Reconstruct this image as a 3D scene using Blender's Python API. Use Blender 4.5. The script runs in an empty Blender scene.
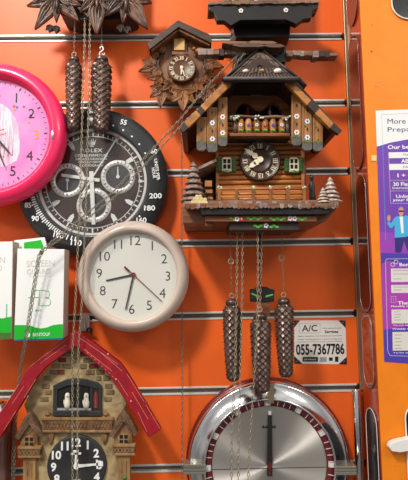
import bpy, bmesh, math, random
from mathutils import Vector, Matrix
R = math.radians
PI = math.pi
sc = bpy.context.scene
COL = sc.collection

# ------------------------------------------------------------------ camera
CAM_D, PITCH, YAW, ROLL, CAM_Z = 0.99968, 0.093395, 0.017662, -0.015241, 1.36324
FPX = 480.0
_cp, _sp, _cy, _sy = math.cos(PITCH), math.sin(PITCH), math.cos(YAW), math.sin(YAW)
FW = Vector((_sy * _cp, _cy * _cp, _sp))
_rt = Vector((_cy, -_sy, 0)); _up = _rt.cross(FW)
RT = _rt * math.cos(ROLL) + _up * math.sin(ROLL)
UP = -_rt * math.sin(ROLL) + _up * math.cos(ROLL)
CPOS = Vector((0, -CAM_D, CAM_Z))
cam = bpy.data.cameras.new('camera')
camo = bpy.data.objects.new('camera', cam)
COL.objects.link(camo)
cam.sensor_fit = 'VERTICAL'; cam.sensor_height = 24.0; cam.lens = 24.0 * FPX / 480.0
cam.clip_start = 0.02
camo.matrix_world = Matrix((( RT.x, UP.x, -FW.x, CPOS.x), (RT.y, UP.y, -FW.y, CPOS.y), (RT.z, UP.z, -FW.z, CPOS.z), (0, 0, 0, 1)))
sc.camera = camo

# ------------------------------------------------------------------ world and light
world = bpy.data.worlds.new('shop'); sc.world = world; world.use_nodes = True
wn = world.node_tree.nodes; wl = world.node_tree.links
bg = wn['Background']
tc = wn.new('ShaderNodeTexCoord'); sx = wn.new('ShaderNodeSeparateXYZ'); rp = wn.new('ShaderNodeValToRGB'); mr = wn.new('ShaderNodeMapRange')
wl.new(tc.outputs['Generated'], sx.inputs[0]); wl.new(sx.outputs['Z'], mr.inputs['Value'])
mr.inputs['From Min'].default_value = -1; mr.inputs['From Max'].default_value = 1
wl.new(mr.outputs['Result'], rp.inputs['Fac'])
e = rp.color_ramp.elements
e[0].position = 0.0; e[0].color = (0.16, 0.15, 0.14, 1)
e[1].position = 1.0; e[1].color = (0.75, 0.73, 0.70, 1)
for p_, c_ in ((0.40, (0.22, 0.21, 0.2, 1)), (0.5, (0.44, 0.425, 0.41, 1)), (0.58, (0.34, 0.33, 0.32, 1)), (0.75, (0.62, 0.605, 0.58, 1))):
    k_ = e.new(p_); k_.color = c_
wl.new(rp.outputs['Color'], bg.inputs['Color'])
bg.inputs['Strength'].default_value = 1.0
# patchy brightness added to the world to vary the chrome's reflections
wv = wn.new('ShaderNodeTexVoronoi'); wv.inputs['Scale'].default_value = 5.0; wmx = wn.new('ShaderNodeMapRange'); wmx.inputs['To Min'].default_value = 0.7; wmx.inputs['To Max'].default_value = 1.3
wbw = wn.new('ShaderNodeSeparateColor'); wl.new(tc.outputs['Generated'], wv.inputs['Vector']); wl.new(wv.outputs['Color'], wbw.inputs[0]); wl.new(wbw.outputs[0], wmx.inputs['Value'])
wmul = wn.new('ShaderNodeVectorMath'); wmul.operation = 'SCALE'; wl.new(rp.outputs['Color'], wmul.inputs[0]); wl.new(wmx.outputs['Result'], wmul.inputs['Scale']); wl.new(wmul.outputs[0], bg.inputs['Color'])

def area(name, loc, target, sx_, sy_, power, col=(1, 0.96, 0.9)):
    l = bpy.data.lights.new(name, 'AREA'); l.shape = 'RECTANGLE'; l.size = sx_; l.size_y = sy_
    l.energy = power; l.color = col
    o = bpy.data.objects.new(name, l); COL.objects.link(o)
    o.location = loc
    o.rotation_euler = (Vector(target) - Vector(loc)).to_track_quat('-Z', 'Y').to_euler()
    return o
area('ceiling_or_fill_lamp', (-0.85, -1.5, 3.0), (-0.05, 0, 1.4), 0.30, 0.24, 46)
area('ceiling_or_fill_lamp', (1.7, -2.0, 2.8), (0.1, 0, 1.4), 0.8, 0.4, 14)  # fill lamp added on the right to lighten the shadows, no known source
area('ceiling_or_fill_lamp', (-1.9, -2.4, 2.8), (0.0, 0, 1.4), 0.8, 0.4, 14)  # second added fill, brightens the fronts from the left

sc.view_settings.view_transform = 'Standard'
sc.view_settings.look = 'None'
sc.view_settings.gamma = 1.0
sc.view_settings.use_curve_mapping = False
sc.view_settings.exposure = 0.0

# ------------------------------------------------------------------ pixel ray -> point
def ray(px, py):
    return FW + RT * ((px - 204) / FPX) - UP * ((py - 240) / FPX)
def P(px, py, d):
    """the (x, z) where the sight line of a photo pixel meets the plane d metres in front of the wall"""
    r = ray(px, py); t = (CAM_D - d) / r.y
    return (r.x * t, CAM_Z + r.z * t)
def W(px, py, d):
    x, z = P(px, py, d); return Vector((x, -d, z))
def pts(l, d): return [P(a, b, d) for a, b in l]
def S(px, py, d): return P(px + 1, py, d)[0] - P(px, py, d)[0]

# ------------------------------------------------------------------ materials
def L(r, g=None, b=None):
    if g is None: r, g, b = r
    f = lambda v: (v / 255 / 12.92) if v / 255 <= 0.04045 else ((v / 255 + 0.055) / 1.055) ** 2.4
    return (f(r), f(g), f(b), 1)
M = {}
def mat(name, c, rough=0.5, metal=0.0, var=0.0, vscale=40, stretch=(1, 1, 1), c2=None, bump=0.0, coat=0.0, spec=0.5, dist=1.0, lo=0.35, hi=0.65):
    m = bpy.data.materials.new(name); m.use_nodes = True
    nt = m.node_tree; b = nt.nodes['Principled BSDF']
    b.inputs['Roughness'].default_value = rough; b.inputs['Metallic'].default_value = metal
    b.inputs['Specular IOR Level'].default_value = spec
    if coat: b.inputs['Coat Weight'].default_value = coat; b.inputs['Coat Roughness'].default_value = 0.12
    c = L(c)
    if c2 is None and var: c2 = tuple(v * (1 - var) for v in c[:3]) + (1,)
    elif c2 is not None: c2 = L(c2)
    if c2 is None:
        b.inputs['Base Color'].default_value = c
    else:
        t = nt.nodes.new('ShaderNodeTexCoord'); mp = nt.nodes.new('ShaderNodeMapping'); n = nt.nodes.new('ShaderNodeTexNoise'); r = nt.nodes.new('ShaderNodeValToRGB')
        mp.inputs['Scale'].default_value = stretch
        n.inputs['Scale'].default_value = vscale; n.inputs['Detail'].default_value = 4; n.inputs['Distortion'].default_value = dist
        nt.links.new(t.outputs['Object'], mp.inputs[0]); nt.links.new(mp.outputs[0], n.inputs['Vector']); nt.links.new(n.outputs['Fac'], r.inputs[0])
        r.color_ramp.elements[0].color = c2; r.color_ramp.elements[0].position = lo
        r.color_ramp.elements[1].color = c; r.color_ramp.elements[1].position = hi
        nt.links.new(r.outputs[0], b.inputs['Base Color'])
        if bump:
            bp = nt.nodes.new('ShaderNodeBump'); bp.inputs['Strength'].default_value = bump; bp.inputs['Distance'].default_value = 0.002
            nt.links.new(n.outputs['Fac'], bp.inputs['Height']); nt.links.new(bp.outputs[0], b.inputs['Normal'])
    M[name] = m
    return m
def wood(name, c, c2, axis='x', rough=0.5, vscale=60, bump=0.3, coat=0.0):
    st = {'x': (0.12, 1, 1), 'z': (1, 1, 0.12), 'n': (1, 1, 1)}[axis]
    return mat(name, c, rough, 0, c2=c2, vscale=vscale, stretch=st, bump=bump, coat=coat)

mat('laminate', (243, 104, 37), 0.42, var=0.10, vscale=9, stretch=(1, 1, 0.25), spec=0.28)
mat('groove_dark', (112, 104, 92), 0.45, 0.2)
mat('aluminium', (222, 219, 213), 0.36, 0.35)
mat('brushed_strip', (176, 160, 128), 0.38, 0.8, var=0.35, vscale=30, stretch=(1, 1, 0.2))
mat('lug_metal', (168, 164, 150), 0.3, 0.75)
wood('honey_edge', (204, 158, 104), (160, 112, 62), 'z', 0.45, 60)
mat('chrome', (225, 225, 226), 0.14, 1.0)
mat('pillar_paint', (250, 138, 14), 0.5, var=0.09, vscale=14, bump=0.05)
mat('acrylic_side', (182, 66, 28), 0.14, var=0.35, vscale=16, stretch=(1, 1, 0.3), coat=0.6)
mat('white_print', (240, 240, 238), 0.5)
mat('white_plastic', (236, 234, 230), 0.4)
mat('black_print', (22, 20, 22), 0.55)
mat('hot_pink', (252, 40, 100), 0.32, coat=0.3)
mat('pink_lip', (235, 18, 62), 0.35)
mat('pink_dial', (232, 118, 190), 0.5, c2=(236, 150, 205), vscale=12)
mat('pale_pink', (244, 214, 228), 0.5, c2=(228, 150, 188), vscale=90, stretch=(1, 1, 0.25))
mat('silver_plastic', (190, 188, 186), 0.3, 0.7)
mat('orange_print', (238, 150, 60), 0.5)
mat('red_print', (225, 40, 50), 0.45)
mat('bezel_black', (42, 44, 46), 0.3, coat=0.2)
mat('watch_dial', (44, 32, 28), 0.28, c2=(72, 46, 38), vscale=8)  # brown patches put the surroundings' reflection into the dial colour
mat('steel', (222, 219, 214), 0.33, 0.2)
mat('lume', (215, 218, 214), 0.4)
mat('bone_plastic', (204, 184, 170), 0.34, var=0.06, vscale=18)
mat('cream_dial', (208, 207, 198), 0.55)
mat('grey_print', (52, 52, 54), 0.5)
mat('dark_red_print', (120, 40, 40), 0.5)
wood('carved_brown', (146, 90, 46), (84, 47, 22), 'z', 0.42, 70, coat=0.15)
wood('honey_wood', (166, 106, 52), (110, 64, 28), 'z', 0.42, 60, coat=0.1)
wood('pale_wood', (214, 172, 104), (186, 138, 76), 'z', 0.5, 80)
wood('dark_roof_wood', (72, 42, 24), (38, 22, 13), 'x', 0.5, 70)
wood('walnut_leaf', (118, 80, 58), (58, 36, 26), 'z', 0.42, 60, coat=0.1)
mat('leaf_edge', (168, 140, 120), 0.45, var=0.3, vscale=60)
wood('walnut_dark', (58, 38, 30), (30, 20, 16), 'z', 0.5, 50)
wood('log_wood', (198, 124, 58), (142, 80, 32), 'x', 0.45, 70, coat=0.1)
wood('gable_wood', (162, 100, 52), (106, 62, 28), 'x', 0.5, 60)
wood('plank_wood', (190, 132, 70), (134, 84, 40), 'z', 0.45, 60)
wood('barge_wood', (196, 132, 66), (150, 92, 40), 'n', 0.42, 40)
mat('scorched', (58, 42, 34), 0.6, var=0.4, vscale=60)
mat('scorched_grey', (104, 96, 92), 0.6, var=0.4, vscale=60)
wood('shingle', (146, 106, 82), (84, 58, 44), 'x', 0.6, 90, bump=0.6)
wood('hip_shingle', (112, 86, 70), (60, 47, 42), 'z', 0.6, 120, bump=0.6)
mat('black_wood', (30, 26, 25), 0.42, var=0.3, vscale=40)
wood('ledge_wood', (146, 88, 52), (96, 54, 30), 'x', 0.5, 60)
mat('stone_white', (226, 222, 214), 0.6)
mat('green_paint', (70, 116, 44), 0.5, var=0.3, vscale=80)
mat('leaf_green', (92, 190, 70), 0.5)
mat('shutter_green', (56, 94, 44), 0.5, var=0.2, vscale=60)
mat('flower_white', (238, 236, 232), 0.5)
mat('flower_red', (206, 48, 40), 0.5)
mat('flower_blue', (72, 96, 190), 0.5)
mat('ivory', (240, 224, 190), 0.45)
mat('dial_brown', (62, 36, 22), 0.35, var=0.3, vscale=60)
mat('dial_brown_light', (104, 64, 34), 0.4, var=0.3, vscale=80)
mat('tree_grey', (164, 142, 130), 0.6, c2=(104, 84, 74), vscale=90)
mat('tree_frost', (216, 200, 188), 0.6, c2=(150, 124, 110), vscale=120)
mat('log_end', (222, 196, 140), 0.6, var=0.2, vscale=90)
mat('cone_iron', (122, 99, 88), 0.3, 0.5, c2=(66, 50, 44), vscale=70)
mat('chain_brass', (172, 160, 134), 0.36, 0.45)
mat('chain_dark', (140, 132, 116), 0.38, 0.5)
mat('crimson', (164, 14, 34), 0.45, c2=(138, 8, 26), vscale=50)
mat('scratch_pale', (226, 160, 130), 0.6)
mat('stucco', (186, 162, 118), 0.7, c2=(122, 98, 64), vscale=28, bump=0.4)
mat('stucco_brick', (132, 110, 78), 0.7, c2=(96, 76, 52), vscale=40, bump=0.4)
mat('brick_red', (124, 34, 28), 0.7, var=0.3, vscale=60)
mat('resin_brown', (146, 106, 66), 0.55, c2=(92, 60, 34), vscale=60, bump=0.5)
mat('resin_roof', (120, 90, 66), 0.6, c2=(70, 48, 34), vscale=70, bump=0.6)
mat('resin_wood', (170, 132, 84), 0.55, c2=(120, 86, 50), vscale=40, stretch=(1, 1, 0.15))
mat('charcoal', (48, 47, 48), 0.5, var=0.25, vscale=60)
mat('void_black', (10, 9, 9), 0.8)
mat('bird_white', (232, 226, 206), 0.5)
mat('maroon', (98, 14, 22), 0.3, coat=0.3)
mat('ring_maroon', (100, 26, 32), 0.4)
mat('tick_silver', (226, 222, 216), 0.35, 0.2)
mat('box_white', (238, 238, 236), 0.4)
mat('box_green', (24, 178, 40), 0.4)
mat('box_edge', (196, 178, 164), 0.6)
mat('box_blue', (26, 92, 150), 0.4)
mat('pale_print', (206, 196, 194), 0.5)
mat('green_print', (110, 190, 120), 0.5)
mat('sticker_paper', (224, 218, 210), 0.4)
mat('poster_purple', (96, 62, 172), 0.4, c2=(128, 66, 180), vscale=6)
mat('poster_blue', (78, 62, 172), 0.4)
mat('poster_magenta', (176, 62, 176), 0.4, c2=(146, 66, 184), vscale=8)
mat('poster_navy', (50, 42, 120), 0.4)
mat('jacket_blue', (70, 176, 226), 0.5)
mat('skin', (206, 150, 128), 0.5)
mat('tape', (232, 208, 150), 0.5)
mat('oval_black', (26, 26, 30), 0.14, coat=0.5)
mat('oval_smoke', (60, 26, 20), 0.12, coat=0.6, c2=(96, 40, 26), vscale=14, stretch=(1, 1, 0.3))
mat('oval_red', (96, 26, 18), 0.12, coat=0.6, c2=(60, 14, 12), vscale=14, stretch=(1, 1, 0.3))
mat('oval_dust', (160, 92, 70), 0.15, coat=0.5, c2=(120, 44, 26), vscale=26, stretch=(1, 1, 1.6))
mat('bag_mauve', (120, 88, 82), 0.25, c2=(78, 46, 42), vscale=20, stretch=(1, 1, 0.15), coat=0.4)
mat('bag_white', (226, 216, 214), 0.35, var=0.15, vscale=60, bump=0.5)
mat('dent', (176, 92, 40), 0.6)
mat('peel', (214, 122, 92), 0.6)
mat('skirt_grey', (150, 150, 156), 0.5)

def sunburst():
    m = bpy.data.materials.new('sunburst_silver'); m.use_nodes = True
    nt = m.node_tree; b = nt.nodes['Principled BSDF']
    b.inputs['Base Color'].default_value = L(208, 202, 194); b.inputs['Metallic'].default_value = 0.95
    b.inputs['Roughness'].default_value = 0.46; b.inputs['Anisotropic'].default_value = 0.95
    t = nt.nodes.new('ShaderNodeTangent'); t.direction_type = 'RADIAL'; t.axis = 'Y'
    nt.links.new(t.outputs[0], b.inputs['Tangent'])
    M['sunburst_silver'] = m
sunburst()
def pane():
    m = bpy.data.materials.new('clear_pane'); m.use_nodes = True
    nt = m.node_tree; nt.nodes.remove(nt.nodes['Principled BSDF'])
    o = nt.nodes['Material Output']; tr = nt.nodes.new('ShaderNodeBsdfTransparent'); gl = nt.nodes.new('ShaderNodeBsdfGlossy'); mx = nt.nodes.new('ShaderNodeMixShader'); fr = nt.nodes.new('ShaderNodeMath'); lw_ = nt.nodes.new('ShaderNodeLayerWeight'); pw = nt.nodes.new('ShaderNodeMath')
    gl.inputs['Roughness'].default_value = 0.03; pw.operation = 'POWER'; pw.inputs[1].default_value = 5; fr.operation = 'MULTIPLY_ADD'; fr.inputs[1].default_value = 0.9; fr.inputs[2].default_value = 0.05; lw_.inputs['Blend'].default_value = 0.5; nt.links.new(lw_.outputs['Facing'], pw.inputs[0]); nt.links.new(pw.outputs[0], fr.inputs[0])
    nt.links.new(fr.outputs[0], mx.inputs[0]); nt.links.new(tr.outputs[0], mx.inputs[1]); nt.links.new(gl.outputs[0], mx.inputs[2]); nt.links.new(mx.outputs[0], o.inputs[0])
    M['clear_pane'] = m
pane()

# ------------------------------------------------------------------ mesh builder
_text_cache = {}
def text_mesh(s, bold):
    k = (s, bold)
    if k not in _text_cache:
        cu = bpy.data.curves.new('t', 'FONT'); cu.body = s; cu.offset = bold; cu.resolution_u = 3; cu.size = 1.0
        ob = bpy.data.objects.new('t', cu); COL.objects.link(ob)
        dg = bpy.context.evaluated_depsgraph_get()
        me = bpy.data.meshes.new_from_object(ob.evaluated_get(dg))
        v = [(q.co.x, q.co.y) for q in me.vertices]; f = [tuple(p.vertices) for p in me.polygons]
        bpy.data.objects.remove(ob); bpy.data.curves.remove(cu); bpy.data.meshes.remove(me)
        _text_cache[k] = (v, f)
    return _text_cache[k]

class MB:
    def __init__(self): self.v = []; self.f = []; self.mi = []; self.sm = []; self.mats = []
    def m(self, name):
        if name not in self.mats: self.mats.append(name)
        self.cur = self.mats.index(name); return self
    def add(self, vs, fs, smooth=False):
        o = len(self.v); self.v += [tuple(p) for p in vs]
        for f in fs:
            self.f.append(tuple(i + o for i in f)); self.mi.append(self.cur); self.sm.append(smooth)
        return self
    def prism(self, poly, d0, d1):
        """outline in (x, z), from d0 (back) to d1 (front) metres off the wall"""
        n = len(poly)
        vs = [(x, -d1, z) for x, z in poly] + [(x, -d0, z) for x, z in poly]
        return self.add(vs, [tuple(range(n)), tuple(range(2 * n - 1, n - 1, -1))] + [(i, i + n, (i + 1) % n + n, (i + 1) % n) for i in range(n)])
    def box(self, x0, x1, z0, z1, d0, d1): return self.prism([(x0, z0), (x1, z0), (x1, z1), (x0, z1)], d0, d1)
    def pbox(self, px0, px1, py0, py1, d0, d1):
        return self.prism(pts([(px0, py1), (px1, py1), (px1, py0), (px0, py0)], d1), d0, d1)
    def bar(self, a, b, w, d0, d1, w2=None):
        a = Vector((a[0], a[1])); b = Vector((b[0], b[1])); t = (b - a).normalized(); n = Vector((-t.y, t.x)); w2 = w if w2 is None else w2
        return self.prism([a + n * w / 2, a - n * w / 2, b - n * w2 / 2, b + n * w2 / 2], d0, d1)
    def flat(self, poly, d): return self.prism(poly, d - 0.0003, d)
    def disc(self, c, r, d0, d1, n=48, rz=None):
        rz = rz or r
        return self.prism([(c[0] + r * math.cos(2 * PI * i / n), c[1] + rz * math.sin(2 * PI * i / n)) for i in range(n)], d0, d1)
    def ring(self, c, r0, r1, d0, d1, n=72):
        return self.lathe_y(c, [(r0, d0), (r0, d1), (r1, d1), (r1, d0), (r0, d0)], n, smooth=False)
    def lathe_y(self, c, prof, n=72, smooth=True):
        vs = []; k = len(prof)
        for i in range(n):
            a = 2 * PI * i / n
            for r, d in prof: vs.append((c[0] + r * math.cos(a), -d, c[1] + r * math.sin(a)))
        fs = [(i * k + j, ((i + 1) % n) * k + j, ((i + 1) % n) * k + j + 1, i * k + j + 1) for i in range(n) for j in range(k - 1)]
        return self.add(vs, fs, smooth)
    def lathe_z(self, c, prof, n=24, smooth=True, jag=None):
        vs = []; k = len(prof)
        for i in range(n):
            a = 2 * PI * i / n
            for j, (r, z) in enumerate(prof):
                rr = r * (jag(i, j) if jag else 1)
                vs.append((c[0] + rr * math.cos(a), c[1] + rr * math.sin(a), z))
        fs = [(i * k + j, ((i + 1) % n) * k + j, ((i + 1) % n) * k + j + 1, i * k + j + 1) for i in range(n) for j in range(k - 1)]
        return self.add(vs, fs, smooth)
    def ball(self, c, rx, ry, rz, n=12, k=8, tilt=0.0):
        vs = []; ct, st = math.cos(tilt), math.sin(tilt)
        for i in range(n):
            a = 2 * PI * i / n
            for j in range(k + 1):
                b = PI * j / k
                x, y, z = rx * math.sin(b) * math.cos(a), ry * math.sin(b) * math.sin(a), rz * math.cos(b)
                vs.append((c[0] + x * ct - z * st, c[1] + y, c[2] + x * st + z * ct))
        q = k + 1
        return self.add(vs, [(i * q + j, ((i + 1) % n) * q + j, ((i + 1) % n) * q + j + 1, i * q + j + 1) for i in range(n) for j in range(k)], True)
    def tube(self, ps, r, n=8, closed=False, caps=True):
        ps = [Vector(p) for p in ps]; m = len(ps); rs = r if isinstance(r, (list, tuple)) else [r] * m
        vs = []; nrm = None
        for i, p in enumerate(ps):
            t = (ps[(i + 1) % m] - ps[i - 1]) if closed else (ps[min(i + 1, m - 1)] - ps[max(i - 1, 0)])
            t.normalize()
            if nrm is None:
                nrm = t.cross(Vector((0, 0, 1)) if abs(t.z) < 0.9 else Vector((1, 0, 0))).normalized()
            nrm = (nrm - t * nrm.dot(t)).normalized(); bn = t.cross(nrm)
            for j in range(n):
                a = 2 * PI * j / n; vs.append(p + (nrm * math.cos(a) + bn * math.sin(a)) * rs[i])
        fs = [(i * n + j, i * n + (j + 1) % n, ((i + 1) % m) * n + (j + 1) % n, ((i + 1) % m) * n + j) for i in range(m if closed else m - 1) for j in range(n)]
        if not closed and caps: fs += [tuple(range(n - 1, -1, -1)), tuple(range((m - 1) * n, m * n))]
        return self.add(vs, fs, True)
    def torus(self, c, Rr, r, axis=(0, 1, 0), n=20, k=6, sz=1.0):
        ax = Vector(axis).normalized(); u = ax.cross(Vector((0, 0, 1)) if abs(ax.z) < 0.9 else Vector((1, 0, 0))).normalized(); w = ax.cross(u)
        return self.tube([Vector(c) + u * Rr * math.cos(2 * PI * i / n) + w * Rr * sz * math.sin(2 * PI * i / n) for i in range(n)], r, k, closed=True)
    def chain(self, ps, ll=0.0082, lw=0.0050, wire=0.0007, twist=0.0):
        ps = [Vector(p) for p in ps]; seg = []; pitch = ll - 2 * wire * 1.3
        # resample
        d = [0.0]
        for a, b in zip(ps, ps[1:]): d.append(d[-1] + (b - a).length)
        n = max(1, int(d[-1] / pitch)); i = 0
        for k in range(n + 1):
            s = k * d[-1] / n
            while i < len(ps) - 2 and d[i + 1] < s: i += 1
            seg.append(ps[i].lerp(ps[i + 1], (s - d[i]) / max(1e-9, d[i + 1] - d[i])))
        for k in range(n):
            c = (seg[k] + seg[k + 1]) / 2; t = (seg[k + 1] - seg[k]).normalized()
            u0 = t.cross(Vector((0, 1, 0))).normalized(); w0 = t.cross(u0)
            a = twist + R(12) + (k % 2) * PI / 2
            u = u0 * math.cos(a) + w0 * math.sin(a)
            loop = []
            hl, hw = ll / 2 - wire, lw / 2 - wire; st = max(0.0, hl - hw)
            for q in range(10):
                b = 2 * PI * q / 10; cy_, sy_ = math.cos(b), math.sin(b)
                loop.append(c + t * (sy_ * hw + (st if sy_ > 0.01 else -st if sy_ < -0.01 else 0)) + u * (cy_ * hw))
            self.tube(loop, wire, 4, closed=True)
        return self
    def text(self, s, c, h, d, bold=0.0, rot=0.0, w=None, align='c', th=0.0004):
        v, f = text_mesh(s, bold)
        if not v: return self
        x0 = min(p[0] for p in v); x1 = max(p[0] for p in v); y0 = min(p[1] for p in v); y1 = max(p[1] for p in v)
        k = h / (y1 - y0); kx = (w / (x1 - x0)) if w else k
        ox = (x0 + x1) / 2 if align == 'c' else x0 if align == 'l' else x1
        ca, sa = math.cos(rot), math.sin(rot)
        vs = []
        for p in v:
            x, z = (p[0] - ox) * kx, (p[1] - (y0 + y1) / 2) * k
            vs.append((c[0] + x * ca - z * sa, -d, c[1] + x * sa + z * ca))
        return self.add(vs, f)
    def roman(self, s, c, h, d, rot, th=0.0008):
        wd = {'I': 0.42, 'V': 0.85, 'X': 0.85}; k_ = min(1.0, 1.12 / sum(wd[q] for q in s)); wd = {q: v * k_ for q, v in wd.items()}; tot = sum(wd[q] for q in s) * h; x = -tot / 2
        ca, sa = math.cos(rot), math.sin(rot)
        T = lambda a, b: (c[0] + a * ca - b * sa, c[1] + a * sa + b * ca)
        for q in s:
            w = wd[q] * h; m_ = x + w / 2; t = h * 0.17 * (0.5 + 0.5 * k_)
            if q == 'I': self.bar(T(m_, -h / 2), T(m_, h / 2), t, d - th, d)
            elif q == 'V':
                self.bar(T(x + w * .15, h / 2), T(m_, -h / 2), t, d - th, d); self.bar(T(x + w * .85, h / 2), T(m_, -h / 2), t * .55, d - th, d)
            else:
                self.bar(T(x + w * .15, h / 2), T(x + w * .85, -h / 2), t, d - th, d); self.bar(T(x + w * .85, h / 2), T(x + w * .15, -h / 2), t * .55, d - th, d)
            for e_ in (-1, 1): self.bar(T(x + w * .04, e_ * h * .46), T(x + w * .96, e_ * h * .46), h * .09, d - th, d)
            x += w
        return self
    def lobe(self, c, ang, Ln, Wd, d, dep, nu=12, nv=20, tipdrop=0.3, peak=0.42, curl=0.0, edge=None):
        """one carved leaf lobe: pointed outline, raised midrib, scooped halves, closed back"""
        ca, sa = math.cos(ang), math.sin(ang); top = []; bot = []
        for i in range(nu + 1):
            u = i / nu
            w = Wd * ((u / peak) ** 0.7 if u < peak else ((1 - u) / (1 - peak)) ** 0.85)
            w = max(w, Wd * 0.02)
            for j in range(nv + 1):
                v = -1 + 2 * j / nv
                x = u * Ln; z = v * w / 2 - (1 - abs(v)) * 0 + curl * Ln * u * u
                rib = math.exp(-(v / 0.16) ** 2) * 0.45
                scoop = 0.35 + 0.65 * abs(v) ** 1.2
                eg = 1 - 0.45 * max(0.0, abs(v) - 0.75) / 0.25
                vein = 0.10 * math.sin(9 * u * PI - 5 * abs(v))
                h = dep * (max(rib, scoop * 0.75 * eg) + vein * (1 - abs(v)) + 0.26 * math.cos(5 * PI * v) * min(1, 3 * u) * (1 - u)) * (1 - tipdrop * u * u)
                X, Z = c[0] + x * ca - z * sa, c[1] + x * sa + z * ca
                top.append((X, -(d + max(h, dep * 0.15)), Z)); bot.append((X, -(d - dep * 0.15), Z))
        q = nv + 1; o = len(top); fs = []
        for i in range(nu):
            for j in range(nv):
                a = i * q + j; fs.append((a, a + 1, a + 1 + q, a + q)); fs.append((a + o, a + q + o, a + 1 + q + o, a + 1 + o))
        per = [j for j in range(q)] + [i * q + nv for i in range(1, nu + 1)] + [nu * q + j for j in range(nv - 1, -1, -1)] + [i * q for i in range(nu - 1, 0, -1)]
        for a, b in zip(per, per[1:] + per[:1]): fs.append((a, a + o, b + o, b))
        base = len(self.f); self.add(top + bot, fs, True)
        if edge:
            keep = self.cur; self.m(edge)
            for i in range(nu):
                for j in (0, nv - 1): self.mi[base + 2 * (i * nv + j)] = self.cur
            self.cur = keep
        return self
    def build(self, name, parent=None, bev=0.0, loc=None):
        me = bpy.data.meshes.new(name)
        o = Vector((0, 0, 0))
        if parent is not None: o = ORG[parent.name]
        elif loc is not None: o = Vector(loc)
        me.from_pydata([(p[0] - o.x, p[1] - o.y, p[2] - o.z) for p in self.v], [], self.f)
        for n in self.mats: me.materials.append(M[n])
        me.polygons.foreach_set('material_index', self.mi); me.polygons.foreach_set('use_smooth', self.sm)
        bm = bmesh.new(); bm.from_mesh(me); bmesh.ops.remove_doubles(bm, verts=bm.verts, dist=1e-7); bmesh.ops.recalc_face_normals(bm, faces=bm.faces); bm.to_mesh(me); bm.free()
        ob = bpy.data.objects.new(name, me); COL.objects.link(ob)
        if parent is not None: ob.parent = parent; ORG[ob.name] = ORG[parent.name]
        else: ob.location = o; ORG[ob.name] = o
        if bev:
            b = ob.modifiers.new('bevel', 'BEVEL'); b.width = bev; b.segments = 2; b.limit_method = 'ANGLE'; b.angle_limit = R(40)
        return ob
ORG = {}
def one(mname): return MB().m(mname)
def tag(o, label, cat, group=None):
    o['label'] = label; o['category'] = cat
    if group: o['group'] = group
    return o
def thing(name, loc, label, cat, group=None):
    o = bpy.data.objects.new(name, None); COL.objects.link(o); o.location = loc; o.empty_display_size = 0.02
    ORG[o.name] = Vector(loc); return tag(o, label, cat, group)
def struct(o): o['kind'] = 'structure'; return o
rnd = random.Random(7)

# ================================================================== SETTING
RZ = [1.9 - 0.15 * k for k in range(-2, 10)]
RH = 0.0075
X0, X1 = -1.1, 0.62
w = MB().m('laminate')
zs = sorted(RZ)
edges = [0.5] + [v for z in zs for v in (z - RH, z + RH)] + [2.4]
for a, b in zip(edges[0::2], edges[1::2]): w.box(X0, X1, a, b, -0.018, 0.0)
w.m('groove_dark').box(X0, X1, 0.5, 2.4, -0.026, -0.018)
struct(w.build('wall_back', bev=0.0008))
XR = P(345, 200, 0.0)[0]
for i, z in enumerate(zs):
    t = MB().m('aluminium')
    t.prism([(X0, z + RH - 0.0032), (XR + .008, z + RH - 0.0032), (XR + .008, z + RH + 0.0006), (X0, z + RH + 0.0006)], -0.017, 0.0016)
    t.prism([(X0, z - RH - 0.0006), (XR + .008, z - RH - 0.0006), (XR + .008, z - RH + 0.0032), (X0, z - RH + 0.0032)], -0.017, 0.0016)
    t.m('groove_dark').box(X0, XR + .008, z - RH, z + RH, -0.0178, -0.008)
    struct(t.build('trim_%d' % (i + 1), bev=0.0006))
# upright strip where the slat wall ends
PD = 0.088
xs_side = P(371.3, 240, PD)[0]
t = MB().m('brushed_strip'); xa = P(352.8, 225, 0.006)[0]
t.box(xa, xa + 0.0078, P(359, 389, 0.0)[1], 2.4, 0.0, 0.008)
struct(t.build('trim_13', bev=0.001))
# pillar: painted front, dark glossy side
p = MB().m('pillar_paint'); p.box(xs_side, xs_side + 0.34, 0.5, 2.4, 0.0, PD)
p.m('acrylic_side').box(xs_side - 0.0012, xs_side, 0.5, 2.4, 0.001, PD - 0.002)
for (a, b, r_) in ((372, 25, 0.7), (371.6, 51.5, 1.2)):
    c = P(a, b, PD); p.m('dent').disc(c, r_ * 0.0017, PD - 0.001, PD + 0.0003, 10); p.m('black_print').disc((c[0] - .0006, c[1] - .0004), r_ * 0.001, PD - 0.001, PD + 0.0005, 8)
for k in range(9):
    c = P(374 + rnd.random() * 17, 81 + rnd.random() * 9, PD); p.m('peel').disc(c, 0.001 + rnd.random() * 0.0016, PD - 0.001, PD + 0.0003, 7, 0.001)
for k in range(3):
    c = P(394 + rnd.random() * 3, 462 + k * 4, PD); p.m('peel').disc(c, 0.0014, PD - 0.001, PD + 0.0003, 7, 0.001)
struct(p.build('pillar', bev=0.001))

# ================================================================== ROUND CLOCKS
def at(C, s, dx, dy): return (C[0] + dx * s, C[1] - dy * s)
def polar(C, r, hour, rot=0.0):
    a = PI / 2 - hour * PI / 6 - rot
    return (C[0] + r * math.cos(a), C[1] + r * math.sin(a))
def hand(mb, C, tip, tail, w0, w1, d0, d1):
    a = Vector(C); b = Vector(tip); t = (b - a).normalized(); mb.bar(a - t * tail, b, w0, d0, d1, w1)

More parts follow.
